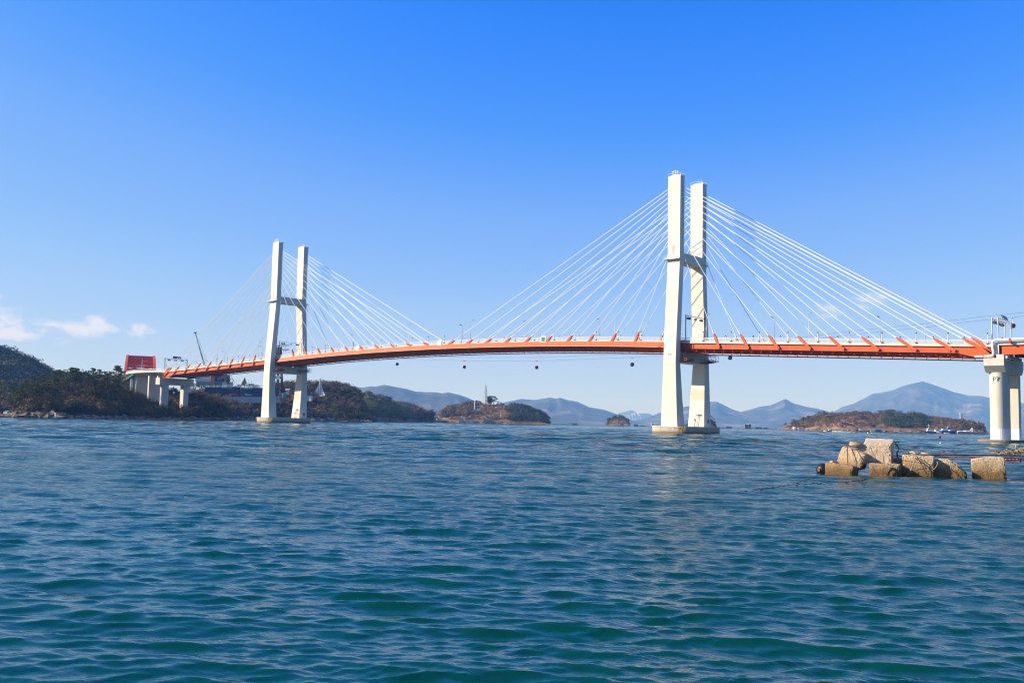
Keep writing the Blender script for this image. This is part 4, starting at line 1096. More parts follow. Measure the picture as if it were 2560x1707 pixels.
MT6 = mountain('dark blue mountain flank at the far left edge', [(-500, 800), (-200, 830), (0, 864), (28.6, 882), (80, 902), (150, 932), (240, 955), (330, 975), (440, 1030)], 2600, seed=16, nu=140)
# antenna on the tallest summit
p_ = at(2308, 11880, zat(2308, 955, 11880)-6)
t = thing('summit_antenna', 'thin antenna mast with huts on the tallest mountain top', 'mast', tuple(p_))
m = MB(); m.beam((0, 0, 0), (0, 0, 75), 4.0); m.beam((30, 20, 0), (30, 20, 20), 2); m.build('mast', M_STEEL, t)
m = MB(); m.box((-50, -12, -10), (-25, 12, 8)); m.box((-8, -14, -6), (12, 14, 14)); m.box((35, -10, -14), (58, 10, 4)); m.build('hut', M_CONC, t)

# ---------------------------------------------------------------- left hills
rg = np.random.default_rng(42)
HL = Hill([(-300, 840), (-100, 858), (0, 883), (30.6, 889), (51, 896), (82, 905), (102, 918), (130, 935), (157, 942), (220, 946), (320, 955), (420, 975), (520, 1020)], [(-300, 850), (520, 1050)], [(-300, 1500), (520, 1500)], crest=.5, canopy=2, power=.9, seed=21)
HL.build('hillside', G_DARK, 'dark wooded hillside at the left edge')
cover(HL, 5200, 'hillside_wood', 'dense dark pine wood covering the left hillside', L_FAR, rg, h=(5, 10), leaves=34, leaf=1.25, cat='wood', tmin=.02, tmax=.55, umin=-120, umax=430)
HL2 = Hill([(-250, 940), (-60, 950), (0, 958), (20, 962), (41, 975), (57, 990), (75, 1012), (90, 1035)], 640, 800, crest=.5, canopy=1, power=.8, seed=22, nu=60)
HL2.build('grass_hillside', G_ISL, 'grassy green hillside below the dark wood at the left edge')
cover(HL2, 500, 'hillside_scrub', 'pale green scrub on the low hill at the left edge', L_BAMBOO, rg, h=(1.5, 3.5), leaves=60, leaf=.6, tmax=.6, umin=-60)
HL3 = Hill([(-200, 975), (-40, 984), (0, 990), (20, 997), (35, 1010), (48, 1032)], 560, 640, crest=.5, canopy=2, power=.7, seed=23, nu=40)
HL3.build('low_bank', G_DARK, 'low dark bank at the left edge')
cover(HL3, 300, 'bank_wood', 'brown leafless wood on the low bank at the left edge', L_BARE, rg, h=(3, 6), leaves=90, leaf=.6, tmax=.6, umin=-50, cat='wood')

# ---------------------------------------------------------------- the headland at the left end pier
class Head(Hill):
    def height(s, u, t):
        z = Hill.height(s, u, t); n_, f_ = s.nf(u); d = n_+(f_-n_)*t; x, y = P2(u, d)
        w = np.clip(1.5*np.exp(-((x+331)/15)**2-((y-1)/16)**2), 0, 1)
        z = np.where(z > 0, z*(1-w)+np.minimum(z, 4.7)*w, z)
        # cut slope towards the water in front of the pier
        return z
I1 = Head([(-60, 1034), (0, 1036), (33, 1012), (51, 992), (71, 974), (82, 960), (122, 948), (173, 955), (240, 952), (306, 964), (340, 972), (378, 988), (440, 990), (474, 982), (503, 974), (523, 982), (564, 990), (584, 1004), (605, 1026), (616, 1049)],
          [(-60, 452), (50, 458), (200, 478), (400, 524), (520, 562), (616, 628)], [(-60, 520), (100, 600), (400, 690), (560, 700), (616, 650)], crest=.5, canopy=6.0, power=.8, rough=.22, seed=31, nu=220)
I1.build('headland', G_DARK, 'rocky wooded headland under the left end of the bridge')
shore_rocks(I1, 900, 'shore_rock', 'brown layered rocks along the foot of the left headland', rg, -60, 616, .5, 1.9, .045)
shore_rocks(I1, 260, 'rock_ledge', 'pale brown rock ledges at the left tip of the headland', rg, -60, 160, 1.2, 3.6, .07)
cover(I1, 800, 'dry_grass', 'rust brown dry grass and ferns low on the headland', L_SCRUB, rg, h=(1.0, 2.2), leaves=130, leaf=.38, tmin=.05, tmax=.22, umin=30, umax=260)
cover(I1, 1700, 'headland_scrub', 'dark evergreen and brown scrub covering the headland', L_MIX, rg, h=(2.6, 5.2), leaves=150, leaf=.42, tmin=.05, tmax=.62, umin=40, umax=600, zmin=2.2)
cover(I1, 800, 'leafless_bushes', 'brown leafless bushes along the top of the headland', L_BARE, rg, h=(3.0, 5.5), leaves=170, leaf=.30, tmin=.30, tmax=.58, umin=165, umax=600, zmin=5)
def ground(h, u, d):
    n_, f_ = h.nf(np.array([u])); return float(h.height(np.array([float(u)]), np.array([(d-n_[0])/(f_[0]-n_[0])]))[0])
def tree_px(h, kind, u, vtop, d, lab, grp=None, wide=1.0, hmin=3.5, hmax=14):
    p = at(u, d); zt = zat(u, vtop, d); g = ground(h, u, d)
    hh = min(max(zt-g, hmin), hmax); return put_tree(kind, p.x, p.y, zt-hh if zt-hh < g+.4 else g-.1, hh if zt-hh < g+.4 else zt-g+.1, lab, grp, wide)
PINES = [(66, 950, 492), (82, 942, 500), (92, 937, 520), (104, 940, 530), (122, 931, 515), (134, 929, 525), (149, 925, 528), (163, 928, 540), (173, 919, 520), (184, 920, 531), (194, 923, 528), (207, 930, 540), (216, 930, 549),
         (237, 921, 540), (250, 924, 548), (262, 929, 540), (286, 914, 545), (297, 921, 556), (272, 934, 530), (230, 938, 530), (44, 984, 480), (52, 975, 486), (58, 962, 490), (75, 960, 486), (96, 955, 492), (112, 958, 496), (128, 955, 500), (146, 960, 505), (142, 948, 512), (160, 945, 512), (290, 945, 536), (300, 955, 545), (243, 950, 520), (225, 990, 505), (236, 978, 510), (160, 1005, 488), (172, 1010, 490), (40, 1008, 470), (64, 1005, 474), (110, 985, 484), (130, 980, 488), (88, 978, 484)]
for i, (u, v, d) in enumerate(PINES):
    top = v < 932
    tree_px(I1, 'pine', u, v, d, 'tall flat topped pine standing out on the skyline of the left headland' if top else 'dark pine growing in the brown scrub of the left headland', 'skyline pines of the left headland' if top else 'pines in the scrub of the left headland', wide=random.uniform(.9, 1.15), hmax=12)
for u, v, d in ((440, 966, 610), (455, 972, 606), (430, 1000, 575), (436, 1012, 566), (490, 988, 590), (476, 1004, 585), (545, 1000, 612), (520, 985, 618), (575, 1015, 625), (350, 985, 560), (365, 1000, 552), (330, 980, 560)):
    tree_px(I1, 'bare' if u % 2 else 'round', u, v, d, 'scrubby tree among the brown bushes beside the left end pier', 'scrubby trees around the left end pier', hmax=9)
# small white hut and beacon at the water
p_ = at(28, 470, 1.0); t = thing('shore_hut', 'small pale hut on the rocks at the far left shore', 'hut', tuple(p_))
m = MB(); m.box((-2.0, -1.2, 0), (2.0, 1.2, 1.7)); m.build('wall', M_CONC_B, t); m = MB(); m.hexa([(-2.3, -1.5, 1.7), (2.3, -1.5, 1.7), (2.3, 1.5, 1.7), (-2.3, 1.5, 1.7)], [(-2.2, -.1, 2.3), (2.2, -.1, 2.3), (2.2, .1, 2.3), (-2.2, .1, 2.3)]); m.build('roof', mat('teal_roof', (.05, .22, .20), .6), t)
p_ = at(147, 466, .8); t = thing('shore_post', 'small white marker post on the headland rocks', 'post', tuple(p_)); m = MB(); m.box((-.22, -.22, 0), (.22, .22, 1.6)); m.box((-.5, -.3, 1.6), (.5, .3, 1.9)); m.build('post', M_WPAINT, t)

# ---------------------------------------------------------------- viaduct and arch bridge beyond the left pier
def bez(p0, p1, p2, p3, n_): return [p0*(1-t)**3+p1*3*t*(1-t)**2+p2*3*t*t*(1-t)+p3*t**3 for t in [i/n_ for i in range(n_+1)]]
AD = (at(352, 800)-at(352, 690)).normalized(); A0 = at(352, 700, 0)
vp = bez(Vector((-333.6, 0, 0)), Vector((-385, 0, 0)), A0-AD*70, A0, 28)
vd = thing('viaduct', 'pale curved concrete viaduct on wall piers between the headland and the red arch', 'viaduct', (-333, 0, 0))
def W2L(p, o): return Vector(p)-Vector(o)
def ribbon(mb, pts, prof, o):
    rings = []
    for i, p in enumerate(pts):
        d = (pts[min(i+1, len(pts)-1)]-pts[max(i-1, 0)]).normalized(); nrm = Vector((d.y, -d.x, 0))
        rings.append([tuple(p+nrm*a-Vector(o)+Vector((0, 0, b_))) for a, b_ in prof])
    mb.loft(rings)
zdv = [27.0+.0*i for i in range(29)]; vpz = [Vector((p.x, p.y, 27.3+1.6*(i/28))) for i, p in enumerate(vp)]
o0 = (-333, 0, 0)
# the normal (d.y, -d.x) points to the +Y side here for travel towards -X
m = MB(); ribbon(m, vpz, [(-5.5, -1.5), (5.5, -1.5), (8, -.35), (8, 0), (-8, 0), (-8, -.35)], o0); m.build('deck', M_BARR, vd)
m = MB()
for s_ in (-1, 1): ribbon(m, vpz, [(s_*8.05, 0), (s_*7.75, 0), (s_*7.8, .75), (s_*8.0, .75)], o0)
m.build('barrier', M_SLAB, vd)
m = MB()
for s_ in (-1, 1):
    for hh in (1.15, 1.5): ribbon(m, vpz, [(s_*7.95, hh), (s_*7.83, hh), (s_*7.83, hh+.11), (s_*7.95, hh+.11)], o0)
m.build('guard_rail', M_RAIL, vd)
for i, (a, b_) in enumerate(((4, 0), (9, 0), (14, 0), (19, 0), (24, 0))):
    p = vpz[a]; d = (vpz[a+1]-vpz[a-1]).normalized(); nrm = Vector((d.y, -d.x, 0)); m = MB()
    c = Vector((p.x, p.y, 0))-Vector(o0)
    sec = [(-5.2, -.9), (-4.4, -1.3), (4.4, -1.3), (5.2, -.9), (5.2, .9), (4.4, 1.3), (-4.4, 1.3), (-5.2, .9)]
    m.loft([[tuple(c+nrm*x*1.0+d*y+Vector((0, 0, z))) for x, y in sec] for z in (0, 25.7+i*.3)]); m.build('wall_pier', M_CONC_B, vd)
ar = thing('arch_bridge', 'red steel arch bridge seen end on beyond the left headland', 'bridge', tuple(A0))
AL = 150.0; side = Vector((AD.y, -AD.x, 0))
def arcz(s): return 24.5+23.5*(1-(2*s/AL-1)**2)**.85
for e in (-1, 1):
    m = MB(); pts = [AD*(AL*q/26)+side*e*10.2*(1-.06*sin(pi*q/26))+Vector((0, 0, arcz(AL*q/26))) for q in range(27)]
    for a, b_ in zip(pts[:-1], pts[1:]): m.beam(a, b_, 1.7, 2.4)
    m.build('arch_rib', M_OR, ar)
m = MB()
for q in range(2, 25):
    a = AD*(AL*q/26)+Vector((0, 0, arcz(AL*q/26)-.2)); 
    if arcz(AL*q/26) < 34: continue
    m.beam(a-side*9.8, a+side*9.8, 1.1, 1.5)
    if q % 2 == 0:
        b_ = AD*(AL*(q+1)/26)+Vector((0, 0, arcz(AL*(q+1)/26)-.2)); m.beam(a-side*9.6, b_+side*0, .6, .8); m.beam(a+side*9.6, b_, .6, .8)
m.build('arch_bracing', M_OR2, ar)
m = MB()
for e in (-1, 1):
    for q in range(3, 24):
        a = AD*(AL*q/26)+side*e*9.6
        for dq in (-2, 2):
            if 0 < q+dq < 26: b_ = AD*(AL*(q+dq)/26)+side*e*9.0; m.beam(a+Vector((0, 0, arcz(AL*q/26))), b_+Vector((0, 0, 28)), .12)
m.build('hanger', M_STEEL, ar)
m = MB(); ribbon(m, [A0+AD*(AL*q/8) + Vector((0, 0, 28.9)) for q in range(9)], [(-8.5, -1.5), (8.5, -1.5), (8.5, .6), (-8.5, .6)], tuple(A0)); m.build('arch_deck', M_OR2, ar)
m = MB(); m.tube([side*1+Vector((0, 0, 29))-AD*8, side*1+Vector((0, 0, 42))-AD*8], .22, 6); o = m.build('street_lamp', M_STEEL, None); o.location = A0; tag(o, 'tall grey pole in front of the red arch bridge', 'street lamp')
# green covered stair under the viaduct
p0, p1 = at(316, 600, 24.0), at(343, 590, 26.0)
t = thing('covered_stairway', 'green covered stairway slanting under the viaduct at the left', 'stairway', tuple(at(330, 595, 8)))
m = MB(); a = at(302, 598, zat(302, 962, 598)); b_ = at(344, 590, zat(344, 933, 590)); base = Vector(at(330, 595, 8))
m.beam(a-base, b_-base, 2.4, 1.0); m.build('stair_roof', mat('teal_paint', (.012, .17, .15), .5), t)
m = MB()
for u, v in ((336, 938), (337.5, 938)): q = at(u, 592, zat(u, v, 592))-base; m.beam(q, q-Vector((0, 0, 15)), .5)
m.build('stair_post', mat('teal_paint', (0, 0, 0)), t)

# ---------------------------------------------------------------- island with the cable car station and the sail monument
I2 = Hill([(380, 1000), (440, 985), (480, 975), (560, 972), (600, 972), (660, 975), (690, 976), (715, 975), (760, 974), (800, 975), (850, 980), (880, 985), (905, 995), (920, 1010), (932, 1035), (936, 1050)], [(380, 780), (560, 810), (700, 860), (936, 900)], [(380, 1080), (936, 1080)], crest=.55, canopy=0, power=.75, rough=.10, seed=41, nu=240)
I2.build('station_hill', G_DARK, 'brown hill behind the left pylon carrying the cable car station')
shore_rocks(I2, 500, 'shore_rock', 'rocks along the shore behind the left pylon', rg, 560, 936, .7, 2.6, .03)
cover(I2, 2300, 'hill_scrub', 'rust brown terraced scrub on the slope behind the left pylon', L_SCRUB, rg, h=(1.2, 3.0), leaves=70, leaf=.55, tmin=.03, tmax=.5, umin=500, umax=950)
cover(I2, 900, 'hill_wood', 'mixed wood along the top of the hill behind the left pylon', L_MIX, rg, h=(5, 9), leaves=120, leaf=.7, tmin=.34, tmax=.6, umin=672, umax=905, cat='wood')
cover(I2, 260, 'cliff_scrub', 'dark scrub on the low cliff right of the left pylon', L_MIX, rg, h=(2.5, 5), leaves=110, leaf=.6, tmin=.03, tmax=.2, umin=800, umax=934)
for u, v, k in ((680, 958, 'bare'), (700, 955, 'bare'), (707, 957, 'round'), (722, 954, 'bare'), (733, 953, 'pine'), (741, 960, 'round'), (771, 953, 'pine'), (779, 957, 'round'), (790, 955, 'bare'), (799, 951, 'bare'), (808, 957, 'bare'), (833, 955, 'bare'), (843, 952, 'bare'), (852, 951, 'bare'), (861, 956, 'bare'), (869, 963, 'bare'),
                (858, 962, 'cone'), (890, 968, 'cone'), (893, 972, 'bare'), (902, 975, 'pine'), (908, 980, 'round'), (812, 985, 'pine'), (800, 990, 'pine'), (828, 985, 'pine'), (838, 983, 'round'), (846, 988, 'pine'), (822, 975, 'round'), (835, 968, 'round'), (855, 978, 'bare'), (873, 980, 'bare'), (883, 984, 'bare'), (895, 990, 'bare'), (790, 978, 'round'), (776, 975, 'round'), (765, 968, 'pine')):
    lab = {'bare': ('leafless tree on the wooded hill behind the left pylon', 'leafless trees behind the left pylon'), 'pine': ('dark pine on the hill around the white sail monument', 'pines around the sail monument'),
           'round': ('dense evergreen tree on the hill around the white sail monument', 'evergreens around the sail monument'), 'cone': ('dark pointed conifer on the hill right of the sail monument', 'pointed conifers right of the sail monument')}[k]
    tree_px(I2, k, u, v, 945+random.uniform(-30, 25), lab[0], lab[1], wide=1.2, hmin=5, hmax=13)
for u, v in ((698, 1012), (712, 1020), (690, 1025), (726, 1018), (760, 1015), (845, 1005), (860, 1000), (875, 1008), (890, 1004), (905, 1008), (655, 1035), (640, 1030), (648, 1028)):
    tree_px(I2, 'round' if u % 2 else 'bare', u, v, 885+random.uniform(-15, 15), 'small tree on the brown slope behind the left pylon', 'small trees on the slope behind the left pylon', hmin=4, hmax=8)
# white sail monument
p_ = at(803, 930, ground(I2, 803, 930)-1); zt = zat(806, 950, 930)-p_.z; zb = zat(803, 988, 930)-p_.z
t = thing('sail_monument', 'white peaked sail shaped monument with a lattice mast on the hill', 'monument', tuple(p_))
lx = _r
for e, w in ((-1, 6.8), (1, 5.4)):
    m = MB(); N_ = 9; F1 = []; 
    for q in range(N_):
        f = q/(N_-1); x = 1.0+(w-1.0)*f**1.6; z = zt-2-(zt-2-zb)*f
        F1.append(((lx*e*.9+Vector((0, 0, z))), (lx*e*x+Vector((0, 0, z))-Vector(cF)*2.0*f)))
    vs = [tuple(p) for a in F1 for p in a]; vs2 = [tuple(Vector(p)+Vector((cF.x, cF.y, 0))*.5) for p in vs]; nv = len(vs)
    fs = [(2*i, 2*i+1, 2*i+3, 2*i+2) for i in range(N_-1)]
    m.add(vs+vs2, fs+[tuple(k+nv for k in f[::-1]) for f in fs]+[(2*i, 2*i+2, 2*i+2+nv, 2*i+nv) for i in range(N_-1)]+[(2*i+1, 2*i+1+nv, 2*i+3+nv, 2*i+3) for i in range(N_-1)])
    m.build('sail', mat('membrane_white', (.82, .82, .80), .5), t)
m = MB(); lattice(m, (0, 0, 0), (0, 0, zt+1.0), 2.2, 1.1, 12, .16, .26); m.build('mast', M_STEEL, t)
m = MB(); m.box((-5, -2, zb-1.2), (5, 2, zb)); m.beam(lx*-8.2+Vector((0, 0, zb-3)), lx*-8.2+Vector((0, 0, zb+2)), .3); m.build('monument_base', M_WPAINT, t)
# terrace: netted wall, white retaining wall, station
def wall(name, label, cat, u0, u1, v0, v1, d, th, mt):
    """straight wall between two photo columns at depth d, from row v1 (foot) to v0 (top)"""
    a, b_ = at(u0, d), at(u1, d); t_ = thing(name, label, cat, tuple(a)); n_ = Vector((sin(YAW), cos(YAW), 0)); L_ = b_-a
    z = lambda u, v: zat(u, v, d)
    m_ = MB(); m_.hexa([(0, 0, z(u0, v1)), tuple(L_+Vector((0, 0, z(u1, v1)))), tuple(L_+n_*th+Vector((0, 0, z(u1, v1)))), tuple(n_*th+Vector((0, 0, z(u0, v1))))],
                       [(0, 0, z(u0, v0)), tuple(L_+Vector((0, 0, z(u1, v0)))), tuple(L_+n_*th+Vector((0, 0, z(u1, v0)))), tuple(n_*th+Vector((0, 0, z(u0, v0))))])
    m_.build('wall_face', mt, t_); return t_, L_, z
M_NET = mat('navy_mesh', (.010, .022, .075), .8, noise=((.35, .35, .08), (.025, .045, .10), .7, 3))
M_TEAL = mat('teal_letter', (.02, .30, .30), .6)
t1, L1, zf = wall('netted_wall', 'dark blue netted construction wall, left half, behind the orange deck', 'wall', 515, 604, 968, 991, 872, 1.0, M_NET)
m = MB()
for q in range(16): f = .02+q/16; m.beam(L1*f+Vector((0, 0, zf(515, 991)))-Vector((sin(YAW), cos(YAW), 0))*.1, L1*f+Vector((0, 0, zf(515+89*f, 968)+.3))-Vector((sin(YAW), cos(YAW), 0))*.1, .06)
m.build('net_pole', M_DARK, t1)
t2, L2, zf2 = wall('netted_wall', 'dark blue netted construction wall, right half, beside the left pylon', 'wall', 606, 700, 970, 991, 870, 1.0, M_NET)
m = MB()
for q in range(16): f = .02+q/16; m.beam(L2*f+Vector((0, 0, zf2(606, 991)))-Vector((sin(YAW), cos(YAW), 0))*.1, L2*f+Vector((0, 0, zf2(606+94*f, 970)+.3))-Vector((sin(YAW), cos(YAW), 0))*.1, .06)
m.build('net_pole', M_DARK, t2)
def letters(par, L_, zfun, ub, ue, u0, u1, v, seed):
    r = np.random.default_rng(seed); m_ = MB(); nb = Vector((sin(YAW), cos(YAW), 0))*.12
    k = 7
    for i in range(k):
        f = ((u0+(u1-u0)*(i+.1)/k)-ub)/(ue-ub); f2 = ((u0+(u1-u0)*(i+.72)/k)-ub)/(ue-ub); z0 = zfun(u0, v+1.6); z1 = zfun(u0, v-1.6)
        a, b_ = L_*f, L_*f2; V3 = lambda p, z: Vector((p.x, p.y, z))-nb
        m_.beam(V3(a, z0), V3(a, z1), .25); m_.beam(V3(a, z1), V3(b_, z1), .25)
        if r.random() < .6: m_.beam(V3(b_, z0), V3(b_, z1), .25)
        if r.random() < .7: m_.beam(V3(a, (z0+z1)/2), V3(b_, (z0+z1)/2), .25)
        if r.random() < .5: m_.beam(V3(a, z0), V3(b_, z0), .25)
    m_.build('banner_letters', M_TEAL, par)
letters(t1, L1, zf, 515, 604, 559, 584, 970.5, 1); letters(t2, L2, zf2, 606, 700, 614, 634, 972, 2)
t3, L3, zf3 = wall('retaining_wall', 'long pale concrete retaining wall below the blue netting', 'wall', 560, 702, 993.5, 1007.5, 862, 1.5, mat('retaining_concrete', (.42, .42, .42), .85, noise=((.2, .2, .3), (.30, .28, .27), .6, 4)))
m = MB(); m.hexa([(0, 0, zf3(560, 993.5)), tuple(L3+Vector((0, 0, zf3(702, 993.5)))), tuple(L3+Vector((sin(YAW), cos(YAW), 0))*9+Vector((0, 0, zf3(702, 993.5)))), tuple(Vector((sin(YAW), cos(YAW), 0))*9+Vector((0, 0, zf3(560, 993.5))))],
                  [(0, 0, zf3(560, 993.5)+.25), tuple(L3+Vector((0, 0, zf3(702, 993.5)+.25))), tuple(L3+Vector((sin(YAW), cos(YAW), 0))*9+Vector((0, 0, zf3(702, 993.5)+.25))), tuple(Vector((sin(YAW), cos(YAW), 0))*9+Vector((0, 0, zf3(560, 993.5)+.25)))]); m.build('terrace_slab', M_CONC_B, t3)
def boxthing(name, label, cat, part, u0, u1, v0, v1, d, dep, mt, roof=None):
    a = at(u0, d, zat((u0+u1)/2, v1, d)); w = (u1-u0)*d/FPX; h_ = (v1-v0)*d/FPX
    t_ = thing(name, label, cat, tuple(a), rz=-YAW*1.0); m_ = MB(); m_.box((0, 0, -2), (w, dep, h_)); m_.build(part, mt, t_)
    return t_, w, h_
M_GLT = mat('teal_glass', (.08, .28, .27), .2); M_BEIGE = mat('beige_wall', (.55, .42, .30), .8); M_TIMBER = mat('scaffold_brown', (.45, .24, .09), .8)
t, w, h_ = boxthing('cable_car_station', 'white and dark curved cable car station building behind the orange deck', 'building', 'wall', 493, 562, 955, 963, 905, 18, M_GLT)
m = MB(); m.box((-.5, -1.0, h_), (14.5, 18, h_+2.6)); m.build('upper_wall', mat('pale_glass', (.45, .55, .60), .25), t)
m = MB(); m.box((-1.2, -1.8, h_+2.6), (15.5, 18.5, h_+6.2)); m.build('roof', M_WPAINT, t)
m = MB(); m.box((15.6, -1.2, h_+.6), (w+.4, 18, h_+6.6)); m.hexa([(15.6, -1.2, h_+6.6), (w+.4, -1.2, h_+3.2+3.4), (w+.4, 18, h_+6.6), (15.6, 18, h_+6.6)], [(15.8, -1, h_+8.4), (w-4, -1, h_+7.6), (w-4, 18, h_+7.6), (15.8, 18, h_+8.4)]); m.build('dark_hall', mat('dark_cladding', (.02, .03, .06), .5), t)
m = MB()
for q in range(4): m.beam((20, -1.6-.0*q, h_+1.4+q*.7), (27.5, -1.6, h_+4.6+q*.7), .28)
m.build('stair_truss', M_STEEL, t)
t, w, h_ = boxthing('scaffold_tower', 'brown timber tower standing in front of the station', 'tower', 'frame', 530, 537, 935, 963, 898, 2.8, M_TIMBER)
m = MB()
for q in range(5): m.box((-.05+.4, -.12, 1.0+q*1.9), (1.0, -.02, 2.0+q*1.9))
m.build('opening', M_DARK, t)
t = thing('cable_hoist', 'dark steel hoist rig with a hanging wheel right of the station', 'hoist', tuple(at(562, 900, zat(562, 958, 900))), rz=-YAW)
m = MB(); H_ = 8.2
for x in (-3, 4.6): m.beam((x, 0, 0), (x, 0, H_), .35)
m.beam((-3, 0, H_), (7.3, 0, H_), .3); m.beam((-3, 0, H_-1.6), (7.3, 0, H_-1.6), .2); m.beam((7.3, 0, H_), (7.3, 0, H_-3), .25)
for q in range(5): m.beam((-3+q*2, 0, H_-1.6), (-2+q*2, 0, H_), .18)
m.build('frame', M_DARK, t)
m = MB(); pts = [(7.2+1.7*cos(a), -.3, 2.4+1.9*sin(a)) for a in [2*pi*i/14 for i in range(15)]]; m.tube(pts, .3, 5, caps=False); m.beam((5.6, -.3, 2.4), (8.9, -.3, 2.4), .3); m.build('wheel', M_DARK, t)
m = MB(); m.box((-1.2, -.8, -3), (7.5, 5, .6)); m.build('plinth', M_STEEL, t)
for lab, u0, u1, v0, v1, mt_ in (('small stacked beige house at the left foot of the station', 474, 489, 960, 972, M_BEIGE), ('little pale hut on the terrace edge by the conical tree', 596, 603, 963, 968, M_WPAINT), ('grey kiosk with flat roof on the terrace right of the conical tree', 624, 634, 961, 968, M_STEEL),
                                 ('low white shed on the terrace next to the left pylon', 637, 646, 964, 969, M_WPAINT)):
    t, w, h_ = boxthing('small_house', lab, 'building', 'wall', u0, u1, v0, v1, 885, 5, mt_)
    m = MB(); m.box((-.4, -.5, h_), (w+.4, 5.4, h_+.5)); m.build('roof', M_SLAB, t)
    m = MB(); nb_ = max(1, int(w/2.2))
    for q in range(nb_): m.box((.5+q*2.0, -.06, h_*.3), (1.3+q*2.0, -.01, h_*.75))
    m.build('window', M_DARK, t)
# railings, posts and planters along the terrace top, read as clutter
m = MB(); rr3 = np.random.default_rng(9); base = at(480, 880)
for i in range(120):
    u = rr3.uniform(480, 655); q = at(u, 876+rr3.uniform(0, 8), 0)-base; z = zat(u, 969, 878); m.beam((q.x, q.y, z-1), (q.x, q.y, z+rr3.uniform(.6, 2.6)), .22)
for u0 in range(480, 655, 12):
    a = at(u0, 876)-base; b_ = at(u0+12, 876)-base; m.beam((a.x, a.y, zat(u0, 968, 876)+.9), (b_.x, b_.y, zat(u0+12, 968, 876)+.9), .14)
o = m.build('terrace_railing', M_STEEL, None); o.location = base; tag(o, 'thin grey railing along the top of the station terrace', 'railing')
g_ = at(614, 890); zt = zat(614, 945.5, 890)
put_tree('cone', g_.x, g_.y, zat(614, 966, 890)-.5, zt-zat(614, 966, 890)+.5, 'dark neat conical tree on the terrace left of the left pylon', None, 1.35)
for i, u in enumerate((588.5, 594, 600, 623, 631.5)):
    zz = zat(u, 966, 890); m = MB(); m.tube([(0, 0, 0), (0, 0, 5.5 + (i % 3))], .14, 6); o = m.build('flood_lamp_mast', M_STEEL, None); o.location = at(u, 890, zz)
    tag(o, 'thin grey lamp mast on the station terrace by the conical tree', 'lamp mast', 'lamp masts on the station terrace')
put_tree('round', *tuple(at(572, 893, 0))[:2], zat(572, 960, 893)-2, 7.5, 'bushy green tree in front of the hoist frame at the station', None, 1.0)
put_tree('pine', *tuple(at(502, 872, 0))[:2], zat(502, 968, 872)-4, 7, 'small green tree at the left end of the station terrace', None, 1.0)
# tents and a digger on the terrace below the netting
t = thing('canopy_tent', 'open tent with a sloping blue white roof on the terrace under the netting', 'tent', tuple(at(617, 866, zat(617, 992, 866))), rz=-YAW)
m = MB(); m.hexa([(-.5, 0, 1.6), (5.6, 0, 1.2), (5.6, 3, 1.2), (-.5, 3, 1.6)], [(-.3, 0, 2.6), (5.4, 0, 1.7), (5.4, 3, 1.7), (-.3, 3, 2.6)]); m.build('canopy', mat('canopy_blue', (.25, .40, .62), .6), t)
m = MB(); [m.beam((x, y, 0), (x, y, 1.7), .14) for x in (0, 5) for y in (.2, 2.8)]; m.build('leg', M_DARK, t)
t = thing('excavator', 'small orange digger arm in front of the blue netting', 'excavator', tuple(at(583, 867, zat(583, 991, 867))), rz=-YAW)
m = MB(); m.beam((0, 0, .8), (1.2, 0, 2.4), .4); m.beam((1.2, 0, 2.4), (3.0, 0, 2.0), .35); m.beam((3.0, 0, 2.0), (3.3, 0, .6), .35); m.build('arm', M_OR, t)
m = MB(); m.box((-1.8, -.8, .5), (.4, .8, 2.0)); m.build('cab', M_OR, t); m = MB(); m.box((-1.9, -1, 0), (.8, 1, .5)); m.build('track', M_DARK, t)
# colourful stalls under the cable car tower
for i, (u, c_) in enumerate(((692, (.5, .08, .05)), (697, (.75, .75, .72)), (703, (.05, .3, .15)), (708, (.7, .7, .68)), (714, (.05, .28, .16)))):
    t, w, h_ = boxthing('stall', ['red stall leftmost of the row under the cable car tower', 'white stall just right of the red one under the cable car tower', 'green stall in the middle of the row under the cable car tower', 'white stall right of the middle green one under the cable car tower', 'green stall at the right end of the row under the cable car tower'][i], 'stall', 'body', u, u+4, 984, 991, 872, 2.5, mat('stall_paint_%d' % i, c_, .6))
    m = MB(); m.box((-.2, -.4, h_), (w+.2, 2.8, h_+.25)); m.build('roof', M_SLAB, t)
# mobile crane boom rising behind the deck
cb = at(523, 905, zat(523, 912, 905)-16); t = thing('crane', 'grey telescopic crane boom leaning left above the orange deck', 'crane', tuple(cb), rz=0)
top = at(485, 905, zat(485, 832, 905))-cb; foot = at(524, 905, zat(524, 912, 905)-14)-cb
m = MB(); d_ = top-foot; m.beam(foot, foot+d_*.35, 1.5); m.beam(foot+d_*.35, foot+d_*.7, 1.1); m.beam(foot+d_*.7, top, .7); m.build('boom', M_STEEL, t)
m = MB(); m.box((top.x-.9, top.y-.9, top.z-.6), (top.x+.9, top.y+.9, top.z+.5)); m.beam(top, top+Vector(_r)*-1.6+Vector((0, 0, .1)), .5); m.build('boom_head', M_DARK, t)
m = MB(); q = at(511, 905, zat(511, 885, 905))-cb; m.beam(top, q, .12); m.beam(q, foot, .12); m.build('rope', M_DARK, t)

